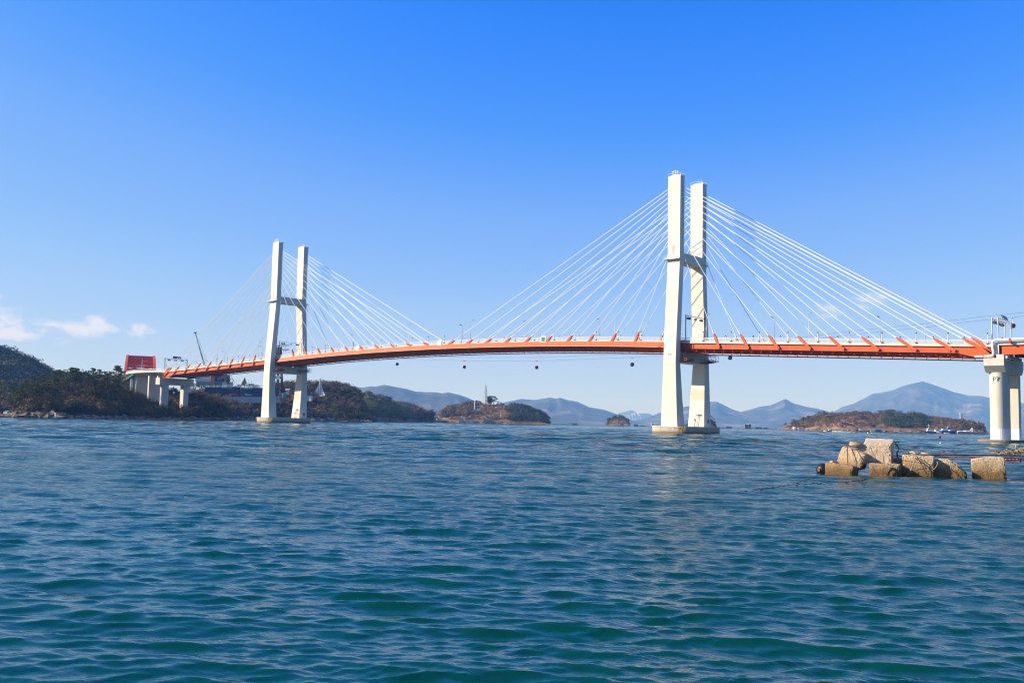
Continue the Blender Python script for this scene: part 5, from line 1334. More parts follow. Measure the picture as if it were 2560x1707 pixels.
# ---------------------------------------------------------------- bamboo hill, mast island, islets and the right island
I3 = Hill([(840, 985), (880, 990), (905, 993), (930, 998), (945, 1003), (992, 1015), (1018, 1019), (1037, 1022), (1047, 1026), (1073, 1037), (1088, 1048), (1097, 1053)], [(840, 1120), (1097, 1330)], [(840, 1450), (1097, 1480)], crest=.5, canopy=0, power=.7, seed=51, nu=120)
I3.build('bamboo_hill', G_ISL, 'low green hill between the left pylon and the lattice mast island')
cover(I3, 1000, 'bamboo', 'pale green bamboo covering the low hill', L_BAMBOO, rg, h=(6, 9), leaves=110, leaf=.75, tmin=.04, tmax=.5, umin=905, umax=1042, cat='bamboo')
cover(I3, 330, 'point_wood', 'brown and dark wood on the right end of the bamboo hill', L_MIX, rg, h=(4, 9), leaves=100, leaf=.8, tmin=.03, tmax=.5, umin=975, umax=1090, cat='wood')
for u, v, k in ((921, 975, 'bare'), (926, 978, 'bare'), (935, 985, 'bare'), (956, 984, 'bare'), (962, 986, 'bare'), (968, 990, 'bare'), (976, 992, 'pine'), (983, 993, 'pine'), (918, 984, 'round'), (942, 990, 'bare'), (1053, 1016, 'bare'), (1059, 1020, 'bare'), (1068, 1024, 'bare'), (1075, 1024, 'bare'), (1082, 1024, 'pine'), (1087, 1029, 'pine'), (1078, 1032, 'round'), (1070, 1034, 'round')):
    hill_x = 'ridge above the bamboo' if u < 1000 else 'right tip of the bamboo hill'
    tree_px(I3, k, u, v, 1290, ('round headed leafless tree on the ' if k == 'bare' else 'dark tree on the ')+hill_x, ('leafless' if k == 'bare' else 'dark')+' trees on the '+hill_x, wide=1.25, hmin=5, hmax=15)
def island(sky_, near, far, mk, lab, seed, n_sc, covers, rocks=0, rmat=None, **kw):
    h = Hill(sky_, near, far, seed=seed, **kw); h.build('island', mk, lab)
    for c in covers: cover(h, *c[0], rg, **c[1])
    return h
I4 = Hill([(1093, 1052), (1095, 1043), (1110, 1030), (1134, 1022), (1161, 1018), (1198, 1010), (1218, 1012), (1257, 1015), (1292, 1018), (1317, 1023), (1341, 1031), (1364, 1041), (1376, 1050), (1379, 1057)], 1380, 1640, crest=.5, canopy=0, power=.72, seed=52, nu=160)
I4.build('mast_island', G_ISL, 'small brown and green island with a lattice mast behind the midspan')
cover(I4, 520, 'island_scrub', 'brown scrub on the middle of the lattice mast island', L_SCRUB, rg, h=(1.5, 3.5), leaves=70, leaf=.7, tmin=.03, tmax=.55)
cover(I4, 520, 'island_wood_patch', 'dark wood at the right end of the lattice mast island', L_FAR, rg, h=(5, 8.5), leaves=90, leaf=.85, tmin=.03, tmax=.55, umin=1275, umax=1376, cat='wood')
cover(I4, 330, 'island_wood_patch', 'dark green wood at the left end of the lattice mast island', L_MIX, rg, h=(4, 7.5), leaves=90, leaf=.85, tmin=.08, tmax=.5, umin=1104, umax=1200, cat='wood')
shore_rocks(I4, 260, 'shore_rock', 'pale rocks and walls along the shore of the lattice mast island', rg, 1093, 1300, .8, 2.6, .03)
for u, v, k in ((1123, 1012, 'round'), (1132, 1011, 'round'), (1160, 1006, 'bare'), (1196, 1000, 'round'), (1201, 1001, 'pine'), (1205, 1003, 'round'), (1225, 991, 'round'), (1231, 988, 'round'), (1237, 991, 'pine'), (1229, 996, 'round'), (1250, 1004, 'pine'), (1256, 1005, 'pine'), (1262, 1008, 'round'), (1297, 1008, 'cone'), (1301, 1010, 'round'), (1308, 1008, 'cone'), (1313, 1012, 'round'), (1330, 1018, 'round'), (1345, 1023, 'round'), (1356, 1028, 'round'), (1368, 1035, 'round'), (1375, 1042, 'round'), (1214, 1008, 'bare'), (1246, 1008, 'bare')):
    where_ = 'by the lattice mast' if 1190 < u < 1240 else ('on the left part' if u < 1190 else 'on the right part')
    tree_px(I4, k, u, v, 1505, 'dark %stree %s of the small mast island' % ({'bare': 'leafless ', 'round': 'bushy ', 'pine': 'pine ', 'cone': 'pointed '}[k], where_), '%s trees %s of the mast island' % ({'bare': 'leafless', 'round': 'bushy', 'pine': 'pine', 'cone': 'pointed'}[k], where_), wide=1.4, hmin=5, hmax=16)
def mast(u, v0, v1, d, wb, wt, n_, lab, mt=M_STEEL, r=.12, lg=.2):
    z0 = zat(u, v1, d); z1 = zat(u, v0, d); p = at(u, d, z0-2); t_ = thing('lattice_mast', lab, 'mast', tuple(p)); m_ = MB(); H = z1-z0+2
    lattice(m_, (0, 0, 0), (0, 0, H*.92), wb, wt, n_, r, lg); m_.build('mast_frame', mt, t_)
    m_ = MB(); m_.beam((0, 0, H*.92), (0, 0, H), .3)
    for f in (.62, .74, .86): m_.beam((-wb*.55, 0, H*f), (wb*.55, 0, H*f), .35)
    m_.build('cross_arm', mt, t_); return t_
mast(1216.5, 958, 1008, 1500, 6.4, .8, 11, 'tall grey tapering lattice mast on top of the small island', r=.28, lg=.42)
mast(1190, 1002, 1033, 1430, 1.4, 1.0, 9, 'thin white mast on the left slope of the lattice mast island', M_WPAINT, r=.16, lg=.26)
mast(1256, 1028, 1040, 1400, .9, .6, 4, 'short thin pole low on the lattice mast island', M_STEEL)
for i, (u0, u1, v0, v1, mt_, lab) in enumerate(((1098, 1108, 1047, 1050, M_SLAB, 'pale sea wall building at the left tip of the lattice mast island'), (1152, 1163, 1048.5, 1052, M_STEEL, 'grey flat shed on the shore of the lattice mast island'), (1213, 1236, 1049.5, 1052, M_GLT, 'long teal roofed shed on the shore of the lattice mast island'), (1196, 1205, 1021.5, 1024, M_WPAINT, 'white hut under the thin mast on the small island'), (1168, 1190, 1051.5, 1054, M_SLAB, 'low white quay building on the shore of the lattice mast island'))):
    t, w, h_ = boxthing('shed', lab, 'building', 'wall', u0, u1, v0, v1, 1376 if v1 > 1040 else 1425, 6, mt_); m = MB(); m.box((-.5, -.5, h_), (w+.5, 6.5, h_+.5)); m.build('roof', M_SLAB, t)
I6 = Hill([(1512, 1063), (1514, 1060), (1522, 1056), (1530, 1052), (1540, 1049), (1548, 1047), (1557, 1047), (1566, 1049), (1573, 1053), (1577, 1058), (1580, 1063)], 1820, 1990, crest=.5, power=.8, seed=53, nu=60)
I6.build('wooded_islet', G_ISL, 'tiny round wooded islet in open water left of the right pylon')
cover(I6, 60, 'islet_scrub', 'brown scrub along the foot of the tiny islet', L_SCRUB, rg, h=(1.5, 3), leaves=60, leaf=.8, tmax=.4)
for i in range(46):
    f = (i+.5)/46; u = 1522+55*f; vt = np.interp(u, [1520, 1523, 1530, 1538, 1548, 1557, 1566, 1573, 1578], [1046, 1044, 1041, 1037.5, 1036, 1036, 1039, 1044, 1054])+random.uniform(0, 2.5)+(random.random() < .5)*random.uniform(2, 8)
    tree_px(I6, random.choice(['pine', 'round', 'round']), u, vt, 1905+random.uniform(-45, 20), 'dark pine packed on the tiny islet left of the right pylon', 'pines on the tiny islet', wide=1.1, hmin=6, hmax=17)
I7 = Hill([(1704, 1068), (1712, 1062), (1722, 1060), (1740, 1052), (1765, 1047), (1778, 1046), (1788, 1054), (1796, 1067)], 1400, 1520, crest=.5, power=.8, seed=54, nu=50)
I7.build('dark_islet', G_DARK, 'dark islet mostly hidden behind the right pylon foot')
for i in range(22):
    u = 1716+76*(i+.5)/22; vt = np.interp(u, [1712, 1725, 1760, 1778, 1786, 1792], [1058, 1052, 1038, 1036, 1042, 1052])+random.uniform(0, 3)
    tree_px(I7, random.choice(['pine', 'pine', 'round']), u, vt, 1455, 'dark pine on the islet behind the right pylon foot', 'pines on the islet behind the right pylon', wide=1.1, hmin=5, hmax=14)
I5 = Hill([(1946, 1072), (1948, 1071), (1971, 1063), (1996, 1055), (2018, 1047), (2038, 1044), (2080, 1038), (2097, 1038), (2120, 1037), (2137, 1034), (2164, 1033), (2193, 1037), (2220, 1039), (2257, 1042), (2291, 1043), (2333, 1045), (2375, 1050), (2417, 1056), (2445, 1063), (2459, 1069), (2470, 1080)], [(1946, 1330), (2100, 1210), (2470, 1190)], [(1946, 1500), (2200, 1520), (2470, 1400)], crest=.5, canopy=0, power=.72, seed=55, nu=240)
I5.build('right_island', G_ISL, 'brown scrubby island with houses right of the right pylon')
shore_rocks(I5, 420, 'shore_rock', 'pale sand coloured rocks along the shore of the right island', rg, 1946, 2470, .6, 2.0, .02)
cover(I5, 2100, 'island_scrub', 'brown winter scrub covering the right island', leafmat('warm_scrub', [(.035, .026, .014), (.085, .052, .030), (.16, .10, .058), (.20, .135, .085)], .07), rg, h=(1.2, 3.6), leaves=60, leaf=.55, tmin=.04, tmax=.58, umin=1965)
cover(I5, 420, 'evergreen_thicket', 'dark evergreen thicket on the middle of the right island', L_FAR, rg, h=(4, 8), leaves=110, leaf=.75, tmin=.05, tmax=.42, umin=2205, umax=2325, cat='thicket')
cover(I5, 130, 'evergreen_thicket', 'dark evergreen patch on the left part of the right island', L_MIX, rg, h=(3, 6), leaves=100, leaf=.7, tmin=.1, tmax=.42, umin=1990, umax=2090, cat='thicket')
cover(I5, 120, 'evergreen_thicket', 'dark evergreen patch near the blue ship on the right island', L_MIX, rg, h=(3, 6), leaves=100, leaf=.7, tmin=.1, tmax=.42, umin=2395, umax=2462, cat='thicket')
for u, v, k, w in ((2050, 1028, 'pine', 1.5), (2058, 1027, 'pine', 1.7), (2063, 1028, 'pine', 1.5), (2041, 1034, 'bare', 1.2), (2071, 1031, 'bare', 1.2), (2083, 1027, 'pine', .9), (2092, 1031, 'bare', 1), (1977, 1052, 'bare', 1.2), (1992, 1047, 'bare', 1), (2010, 1040, 'round', 1.4), (2022, 1038, 'round', 1.3), (2030, 1040, 'round', 1.3),
                   (2136, 1027, 'bare', 1.5), (2160, 1026, 'pine', 1.2), (2166, 1026, 'pine', 1.2), (2172, 1027, 'pine', 1.2), (2177, 1029, 'round', 1), (2199, 1026, 'bare', 1.3), (2203, 1025, 'round', 1.2), (2212, 1024, 'bare', 1.9), (2222, 1023, 'bare', 2), (2231, 1023, 'bare', 2), (2240, 1025, 'bare', 2), (2248, 1029, 'bare', 1.8), (2190, 1030, 'bare', 1.3),
                   (2192, 1042, 'round', 1.5), (2272, 1039, 'round', 1.7), (2281, 1041, 'round', 1.4), (2262, 1040, 'round', 1.5), (2287, 1046, 'round', 1.4), (2366, 1043, 'cone', 1), (2417, 1050, 'round', 1.3), (2424, 1049, 'bare', 1.5), (2430, 1051, 'bare', 1.4), (2431, 1053, 'cone', .5), (2438, 1054, 'cone', .5), (2448, 1051, 'cone', .8), (2452, 1055, 'bare', 1.5), (2458, 1058, 'bare', 1.5), (2463, 1066, 'bare', 1.5), (2444, 1060, 'bare', 1.4), (2382, 1051, 'bare', 1.2), (2395, 1056, 'bare', 1.2),
                   (2126, 1040, 'round', 1.2), (2140, 1046, 'bare', 1.3), (2150, 1050, 'bare', 1.3), (2180, 1050, 'round', 1.4), (2110, 1048, 'bare', 1.2)):
    part_ = 'at the left end' if u < 2100 else ('on the top' if u < 2260 else ('in the dark thicket' if u < 2300 else 'at the right end'))
    tree_px(I5, k, u, v, 1345 if v < 1045 else 1290, '%s tree %s of the right island' % ({'bare': 'wide leafless', 'round': 'dense evergreen', 'pine': 'dark pine', 'cone': 'narrow conifer'}[k], part_), '%s trees %s of the right island' % ({'bare': 'leafless', 'round': 'evergreen', 'pine': 'pine', 'cone': 'conifer'}[k], part_), wide=w, hmin=4, hmax=15)
M_ROOFG = mat('grey_tile', (.22, .25, .28), .7)
def house(u, v, w, h_, d, lab, roofm=M_ROOFG, wallm=M_WPAINT, dep=6):
    t_ = thing('house', lab, 'house', tuple(at(u, d, zat(u, v, d))), rz=-YAW+random.uniform(-.3, .3)); m_ = MB(); m_.box((-w/2, 0, -2), (w/2, dep, h_)); m_.build('wall', wallm, t_)
    m_ = MB(); m_.add([(-w/2-.4, -.5, h_), (w/2+.4, -.5, h_), (w/2+.4, dep+.5, h_), (-w/2-.4, dep+.5, h_), (-w/2-.4, dep/2, h_+h_*.55), (w/2+.4, dep/2, h_+h_*.55)], [(0, 1, 5, 4), (2, 3, 4, 5), (0, 4, 3), (1, 2, 5), (0, 3, 2, 1)]); m_.build('roof', roofm, t_)
    m_ = MB()
    for q in range(max(1, int(w/2.5))): m_.box((-w/2+.7+q*2.4, -.06, h_*.35), (-w/2+1.7+q*2.4, -.01, h_*.78))
    m_.build('window', M_DARK, t_); return t_
for u_, v_, w_, lab_ in ((722, 981, 3.2, 'small round white house among trees between the left pylon legs'), (764, 989, 3.0, 'pale house just right of the left pylon in the wood'), (776, 998, 3.5, 'small white hut low on the slope right of the left pylon')):
    house(u_, v_, w_, 2.2, 905, lab_, M_SLAB, M_WPAINT, 4)
house(2104, 1052, 5.5, 3.2, 1290, 'white house with a bright sloping roof on the left of the right island', M_WPAINT)
house(2114, 1053, 4.0, 2.4, 1288, 'small white annex right of the bright roofed island house', M_ROOFG)
house(2075, 1053, 6.0, 1.6, 1288, 'low white greenhouse like shed on the left of the right island', M_WPAINT)
house(2095, 1052, 3.0, 1.8, 1292, 'tiny white shed left of the bright roofed island house', M_ROOFG)
house(2167, 1058, 4.5, 2.6, 1262, 'beige farmhouse ruin in the middle of the right island', M_BEIGE, M_BEIGE)
house(2150, 1058, 2.5, 1.5, 1262, 'tiny white hut left of the beige ruin on the right island', M_WPAINT)
house(2174, 1057, 3.2, 2.6, 1266, 'white walled hut right of the beige ruin on the right island', M_BEIGE)
house(2345, 1077.5, 5, 1.5, 1196, 'low building with blue roof on the shore between tug and blue ship', mat('blue_roof', (.05, .22, .35), .6))
house(2404, 1080.5, 6, 1.3, 1186, 'pale blue roofed building on the quay right of the blue ship', mat('light_blue_roof', (.35, .55, .65), .6))
house(2420, 1080.5, 6, 1.4, 1186, 'white quay building at the right end of the right island', M_WPAINT)
house(1990, 1070.5, 2.8, 1.1, 1300, 'leftmost white cottage on the shore of the right island', M_WPAINT)
house(2000, 1071, 2.6, 1.0, 1290, 'second white cottage from the left on the shore of the right island', M_ROOFG)
house(2012, 1071.3, 3.2, 1.1, 1285, 'third white cottage from the left on the shore of the right island', M_WPAINT)
house(2022, 1071.8, 2.4, 1.0, 1280, 'fourth pale cottage from the left on the shore of the right island', M_ROOFG)
for i, u in enumerate((2401.7, 2404.6, 2407.4)):
    z0 = zat(u, 1051.5, 1300); m = MB(); m.tube([(0, 0, 0), (0, 0, zat(u, 1031.5, 1300)-z0)], .42, 8); o = m.build('white_column', M_WPAINT, None); o.location = at(u, 1300, z0)
    tag(o, '%s of three tall white columns on the right island' % ['leftmost', 'middle one', 'rightmost'][i], 'column', 'white columns on the right island')
t, w, h_ = boxthing('quay_wall', 'grey stone quay at the right end of the right island', 'quay', 'wall', 2395, 2466, 1079.5, 1083, 1180, 6, M_CAP)
t, w, h_ = boxthing('shore_stairs', 'pale concrete stairs climbing the right end of the right island', 'stairs', 'steps', 2432, 2434.5, 1070, 1080, 1196, 3, M_SLAB)
m = MB()
for q in range(7): m.box((-.5*q-.5, .5, h_*(.9-q*.12)-.4), (-.5*q+.2, 2.5, h_*(.9-q*.12)))
m.build('step_run', M_SLAB, t)
# ---------------------------------------------------------------- boats, rafts and buoys
def local(name, label, cat, u, d, z=0, rot=0.0, group=None):
    return thing(name, label, cat, tuple(at(u, d, z)), rz=-YAW+rot, group=group)
def hull(mb, L_, B_, zb, zd, sheer, bow=1, k=12):
    """boat hull along local x, bow towards +x*bow"""
    rings = []
    for i in range(k+1):
        f = i/k; x = (-L_/2+L_*f)*bow; w = B_/2*(min(1, (1-f)*2.6)**.6 if f > .55 else (.86+.14*min(1, f*4))); zt = zd+sheer*max(0, (f-.45)/.55)**2+.3*sheer*max(0, (.2-f)/.2)**2
        w = max(w, .04); rings.append([(x, -w, zt), (x, -w*.78, zb), (x, w*.78, zb), (x, w, zt)])
    mb.loft(rings); return mb
# speedboat
t = local('speedboat', 'small dark speedboat with a white wake in front of the right island', 'motor boat', 2074, 900, 0, .1)
m = MB(); hull(m, 6.6, 2.4, -.3, .75, .65, bow=-1); m.build('hull', mat('hull_dark', (.03, .04, .07), .4), t)
m = MB(); m.hexa([(-.9, -.9, .8), (1.3, -.9, .8), (1.3, .9, .8), (-.9, .9, .8)], [(-.3, -.75, 1.9), (1.2, -.75, 1.9), (1.2, .75, 1.9), (-.3, .75, 1.9)]); m.build('cabin', M_WPAINT, t)
m = MB(); m.beam((.9, 0, 1.9), (.9, 0, 2.9), .1); m.beam((.4, 0, 2.5), (1.3, 0, 2.5), .1); m.build('mast', M_WPAINT, t)
M_FOAM = mat('sea_foam', (.86, .88, .90), .6)
def foam(u0, u1, v0, d0, n_, seed, name, lab, hmax=.35, spread=.8):
    r = np.random.default_rng(seed); m_ = MB(); base = at((u0+u1)/2, d0)
    for i in range(n_):
        f = r.random()**1.5; u = u0+(u1-u0)*f; p = at(u, d0+r.normal()*spread*(1+3*f))-base; s_ = (1-.7*f)*r.uniform(.25, .8)
        k = 8; ring = [(p.x+cos(2*pi*j/k)*s_*1.5*r.uniform(.7, 1.2), p.y+sin(2*pi*j/k)*s_*r.uniform(.7, 1.2)) for j in range(k)]
        m_.loft([[(x, y, -.05) for x, y in ring], [(p.x+(x-p.x)*.55, p.y+(y-p.y)*.55, hmax*(1-.7*f)*r.uniform(.3, 1)) for x, y in ring]], smooth=True)
    o = m_.build(name, M_FOAM, None); o.location = base; return tag(o, lab, 'foam', kind='stuff')
foam(2079, 2140, 0, 900, 70, 1, 'wake_foam', 'white foam of the wake behind the speedboat', .7)
foam(2062, 2071, 0, 899, 22, 2, 'bow_foam', 'white foam under the bow of the speedboat', .5)
# tug
t = local('tug_boat', 'black and white tug boat in front of the right island', 'tug boat', 2325.5, 1090, 0, 0)
m = MB(); hull(m, 12.5, 4.6, -.3, 1.5, 1.3, bow=-1); m.build('hull', mat('hull_black', (.015, .017, .025), .5), t)
m = MB(); m.box((-3.6, -1.6, 1.5), (1.6, 1.6, 3.4)); m.hexa([(-3.0, -1.3, 3.4), (.6, -1.3, 3.4), (.6, 1.3, 3.4), (-3.0, 1.3, 3.4)], [(-2.7, -1.1, 5.2), (.4, -1.1, 5.2), (.4, 1.1, 5.2), (-2.7, 1.1, 5.2)]); wh = m.build('wheelhouse', M_WPAINT, t)
m = MB(); m.box((-2.85, -1.26, 4.2), (.45, -1.2, 4.8)); m.build('window', M_GLASS, wh)
m = MB(); m.beam((-1.0, 0, 5.2), (-1.0, 0, 9.6), .45); m.beam((-1.9, 0, 8.2), (-.1, 0, 8.2), .35); m.box((-1.7, -.4, 8.6), (-.3, .4, 9.3)); m.build('mast', M_WPAINT, t)
m = MB(); m.tube([(-6.0, -1.6, 1.9), (-2, -2.35, 1.3), (3, -2.35, 1.2), (6, -2.0, 1.5)], .3, 6); m.build('fender', M_DARK, t)
# blue working ship
t = local('work_ship', 'blue and white working ship with red waterline near the round pier', 'ship', 2371.5, 1080, 0, 0)
m = MB(); hull(m, 18.5, 5.4, -.3, .55, .1, bow=1); m.build('boot_top', mat('boot_red', (.38, .05, .035), .6), t)
m = MB(); hull(m, 18.7, 5.6, .55, 2.9, .5, bow=1); m.build('hull', mat('hull_blue', (.012, .085, .34), .45), t)
m = MB(); m.box((-7.6, -2.0, 2.9), (-1.8, 2.0, 4.0)); m.box((-6.9, -1.6, 4.0), (-3.5, 1.6, 4.9)); m.box((1.0, -2.0, 2.9), (6.6, 2.0, 3.9)); dk = m.build('deckhouse', M_WPAINT, t)
m = MB(); [m.box((-7.2+q*1.3, -2.06, 3.2), (-6.5+q*1.3, -2.0, 3.65)) for q in range(4)]; [m.box((1.6+q*1.3, -2.06, 3.2), (2.3+q*1.3, -2.0, 3.6)) for q in range(4)]; m.build('window', M_GLASS, dk)
m = MB(); m.box((2.0, -1.6, 3.9), (4.6, 1.6, 4.7)); m.build('blue_locker', mat('locker_blue', (.05, .20, .5), .5), t)
m = MB(); m.beam((-1.0, 0, 2.9), (-1.0, 0, 7.3), .7); m.beam((-1.2, 0, 7.2), (.9, 0, 7.6), .8); m.beam((.7, 0, 7.5), (1.3, 0, 6.9), .6); m.build('crane', mat('cream_paint', (.75, .68, .50), .5), t)
m = MB(); [m.beam((x, 0, 2.9), (x, 0, h_), .14) for x, h_ in ((-3.2, 8.0), (5.8, 7.8), (6.6, 5.2))]; m.build('mast', M_STEEL, t)
foam(2362, 2376, 0, 1076, 26, 3, 'bow_foam', 'white foam along the side of the blue ship', .5, .6)
# floating sheds and rafts
t = local('boat_shed', 'floating shed with a long turquoise roof at the shore of the right island', 'shed', 2180, 1165)
m = MB(); m.box((-5, 0, -.1), (13.5, 5, .5)); m.build('float', M_DARK, t); m = MB(); m.hexa([(-2, -.3, 2.9), (13.6, -.3, 2.9), (13.6, 5.3, 2.9), (-2, 5.3, 2.9)], [(-2, 2.4, 3.7), (13.6, 2.4, 3.7), (13.6, 2.6, 3.7), (-2, 2.6, 3.7)]); m.build('roof', mat('turquoise_roof', (.02, .28, .30), .5), t)
m = MB(); [m.beam((x, y, .5), (x, y, 2.9), .2) for x in (-1.5, 2, 5.5, 9, 13) for y in (.2, 4.8)]; m.box((6.5, .4, .5), (12.5, 4.6, 2.3)); m.build('shed_wall', M_BLUE, t)
m = MB(); hull(m, 6, 2, 0, .8, .4); o = m.build('moored_boat', mat('boat_pink', (.7, .5, .42), .5), None); o.location = at(2184, 1150); o.rotation_euler = (0, 0, -YAW); tag(o, 'small pale boat moored below the turquoise roofed shed', 'boat')
t = local('work_raft', 'white frame work raft left of the turquoise roofed shed', 'raft', 2158, 1168)
m = MB(); m.box((-3.5, 0, -.1), (3.5, 4, .6)); m.build('float', M_DARK, t); m = MB(); [m.beam((x, y, .6), (x, y, 2.6), .16) for x in (-3.2, -1, 1, 3.2) for y in (.2, 3.8)]; m.box((-3.4, 0, 2.5), (3.4, 4, 2.8)); m.build('frame', M_WPAINT, t)
def raft(u0, u1, d, lab, cab=None, n_posts=9, col=M_DARK, hp=1.4):
    w = (u1-u0)*d/FPX; t_ = local('fish_farm_raft', lab, 'raft', u0, d); m_ = MB(); m_.box((0, 0, -.15), (w, 5, .45)); m_.build('float', col, t_)
    m_ = MB(); r = random.Random(int(u0))
    for q in range(n_posts*2): x = w*(q+.5)/(n_posts*2); m_.beam((x, .3+(q % 2)*4, .4), (x, .3+(q % 2)*4, .9+hp*r.random()), .18)
    m_.beam((0, .3, 1.0), (w, .3, 1.0), .12); m_.build('rail', M_STEEL, t_)
    for (a, b_, h_, mt_) in (cab or []):
        m_ = MB(); m_.box((w*a, 1, .45), (w*b_, 4, .45+h_)); m_.build('cabin', mt_, t_)
    return t_
M_ORR = mat('rust_orange', (.48, .16, .06), .7)
raft(932, 966, 1010, 'long row of pale posts of a fish farm right of the left pylon', None, 14, M_STEEL)
raft(966, 1016, 1000, 'fish farm raft with an orange cabin below the bamboo hill', [(0, .16, 1.5, M_ORR), (.22, .34, 1.8, M_DARK), (.36, .42, 1.6, mat('green_cabin', (.02, .2, .1), .6)), (.45, .62, 1.4, M_ORR)], 12)
raft(1385, 1440, 1650, 'low thin fish farm row in open water right of the mast island', None, 12)
raft(1434, 1449, 1560, 'brown raft cabin with a yellow end in open water right of the mast island', [(0, .8, 2.0, mat('raft_brown', (.22, .15, .10), .8)), (.85, 1, 2.2, mat('raft_tan', (.5, .38, .22), .8))], 4)
raft(1588, 1622, 1500, 'rust coloured raft row just left of the right pylon foot', [(0, .3, 1.9, mat('raft_rust', (.20, .08, .05), .8)), (.5, .75, 1.1, M_DARK)], 12)
raft(1626, 1636, 1480, 'dark raft with a white tank left of the right pylon foot', [(.55, .9, 4.2, M_WPAINT)], 3)
raft(1797, 1832, 1500, 'rust brown raft row right of the right pylon foot', [(.62, 1, 1.8, mat('raft_rust', (0, 0, 0))), (.1, .2, 1.0, M_STEEL)], 9)
raft(1864, 1882, 1600, 'tall netted brown raft between the right pylon and the right island', [(.05, .9, 6.0, mat('raft_brown', (0, 0, 0))), (.5, .62, 7.2, M_WPAINT)], 5, hp=5)
raft(1882, 1932, 1600, 'long brown raft row left of the right island', [(.2, .5, 1.8, mat('raft_rust', (0, 0, 0))), (.6, .8, 1.3, M_DARK)], 14)
raft(1513, 1524, 1780, 'tiny white floats before the tiny wooded islet', [(.2, .4, 1.2, M_WPAINT)], 3)
raft(1552, 1564, 1770, 'beige raft hut in front of the tiny wooded islet', [(0, 1, 2.0, mat('raft_tan', (0, 0, 0)))], 3)
for i, (u, d, lab, mt_, s_) in enumerate(((2351, 330, 'small red and white marker buoy in open water', M_RED, .42), (2171, 700, 'white ball float right of the speedboat wake', M_WPAINT, .5), (2181, 705, 'white float furthest right of the speedboat wake', M_WPAINT, .4), (2351.5, 240, 'tiny white float below the red marker buoy', M_WPAINT, .22))):
    m = MB(); k = 10; prof = [(0.02, -1), (.8, -.6), (1, 0), (.8, .6), (.3, 1.0)] if i != 0 else [(.02, -1), (1, -.8), (1, .3), (.45, .6), (.35, 2.4), (.5, 2.5), (.4, 3.0)]
    m.loft([[(s_*a*cos(2*pi*j/k), s_*a*sin(2*pi*j/k), s_*(z+.3)) for j in range(k)] for a, z in prof], smooth=True)
    if i == 0:
        t = thing('marker_buoy', lab, 'buoy', tuple(at(u, d))); o = m.build('float', M_WPAINT, t); m2 = MB(); m2.cyl((0, 0), .33, .55, 1.25, 10); m2.build('top_mark', M_RED, t)
    else: o = m.build('float_buoy', mt_, None); o.location = at(u, d); tag(o, lab, 'buoy')

# ---------------------------------------------------------------- steaming plant on the far shore
pl = at(1590, 15200, zat(1590, 1056, 15200)); t = thing('power_plant', 'far white industrial plant with several chimneys on the hazy shore', 'power plant', tuple(pl), rz=-YAW)
sc_ = 15200/FPX
M_PL = mat('plant_white', (.85, .84, .82), .6)
m = MB()
for u, w, h_ in ((1582, 3.5, 4), (1590, 3, 4.5), (1597, 2.2, 3), (1603, 2, 3), (1574, 3, 3)): m.box(((u-1590)*sc_-w*sc_/2, 0, -30), ((u-1590)*sc_+w*sc_/2, 40, h_*sc_))
m.build('plant_hall', M_PL, t)
for u, v0 in ((1578, 1043), (1585.5, 1043.5), (1593, 1043.5), (1605, 1043.8)):
    m = MB(); m.cyl(((u-1590)*sc_, 20), 1.0*sc_/1.6, -30, (1056-v0)*sc_, 10, r2=.7*sc_/1.6); m.build('chimney', M_PL, t)
M_STEAM = bpy.data.materials.new('steam'); M_STEAM.use_nodes = True
_n = M_STEAM.node_tree.nodes; _n['Principled BSDF'].inputs['Base Color'].default_value = (.93, .91, .90, 1); _n['Principled BSDF'].inputs['Roughness'].default_value = 1
def puff(u, v, d, seq, lab, seed):
    r = np.random.default_rng(seed); cx_, cy_, cz_, R_ = [], [], [], []
    for (du, dv, rr_) in seq:
        for _ in range(5):
            p = at(u+du+r.normal()*rr_*.35, d+r.normal()*20, zat(u+du, v+dv+r.normal()*rr_*.35, d)); cx_.append(p.x); cy_.append(p.y); cz_.append(p.z); R_.append(rr_*d/FPX*r.uniform(.4, .75))
    ico = bmesh.new(); bmesh.ops.create_icosphere(ico, subdivisions=2, radius=1); iv = np.array([v_.co[:] for v_ in ico.verts]); jf = np.array([[q.index for q in f.verts] for f in ico.faces]); ico.free()
    V = []; F = []
    for i in range(len(cx_)):
        q = iv*(1+.22*(vnoise(iv[:, 0]*2+i, iv[:, 1]*2+iv[:, 2], seed, 2)-.5)[:, None])*R_[i]+np.array([cx_[i], cy_[i], cz_[i]]); V.append(q); F.append(jf+len(iv)*i)
    o = npmesh('steam_plume', np.concatenate(V), np.concatenate(F), M_STEAM, True, loc=(cx_[0], cy_[0], cz_[0])); tag(o, lab, 'steam', kind='stuff')
puff(1585, 1042, 15000, [(0, 0, 1.0), (-.5, -3, 1.6), (-3, -5.5, 2.2), (1, -6, 2)], 'white steam plume over the second chimney of the far plant', 1)
puff(1593, 1042, 15000, [(0, 0, .9), (-1.5, -3, 1.6), (-3.5, -6, 2.0), (-4.5, -8.5, 1.5)], 'white steam plume over the third chimney of the far plant', 2)
puff(1603, 1043, 15000, [(-1, -4, 1.0), (-3, -7.5, 2.0), (-5, -10, 2.6), (-4.5, -13, 1.2)], 'tallest white steam plume at the right of the far plant', 3)
puff(1575, 1044, 15000, [(0, 0, .8), (-1, -4, 1.6), (-4, -6, 1.6)], 'white steam plume over the leftmost chimney of the far plant', 4)
puff(1567, 1038, 15000, [(0, 0, 1.0), (-12, 1.5, 1.4), (-5, -3, .7)], 'faint white steam wisps above the tiny wooded islet', 5)

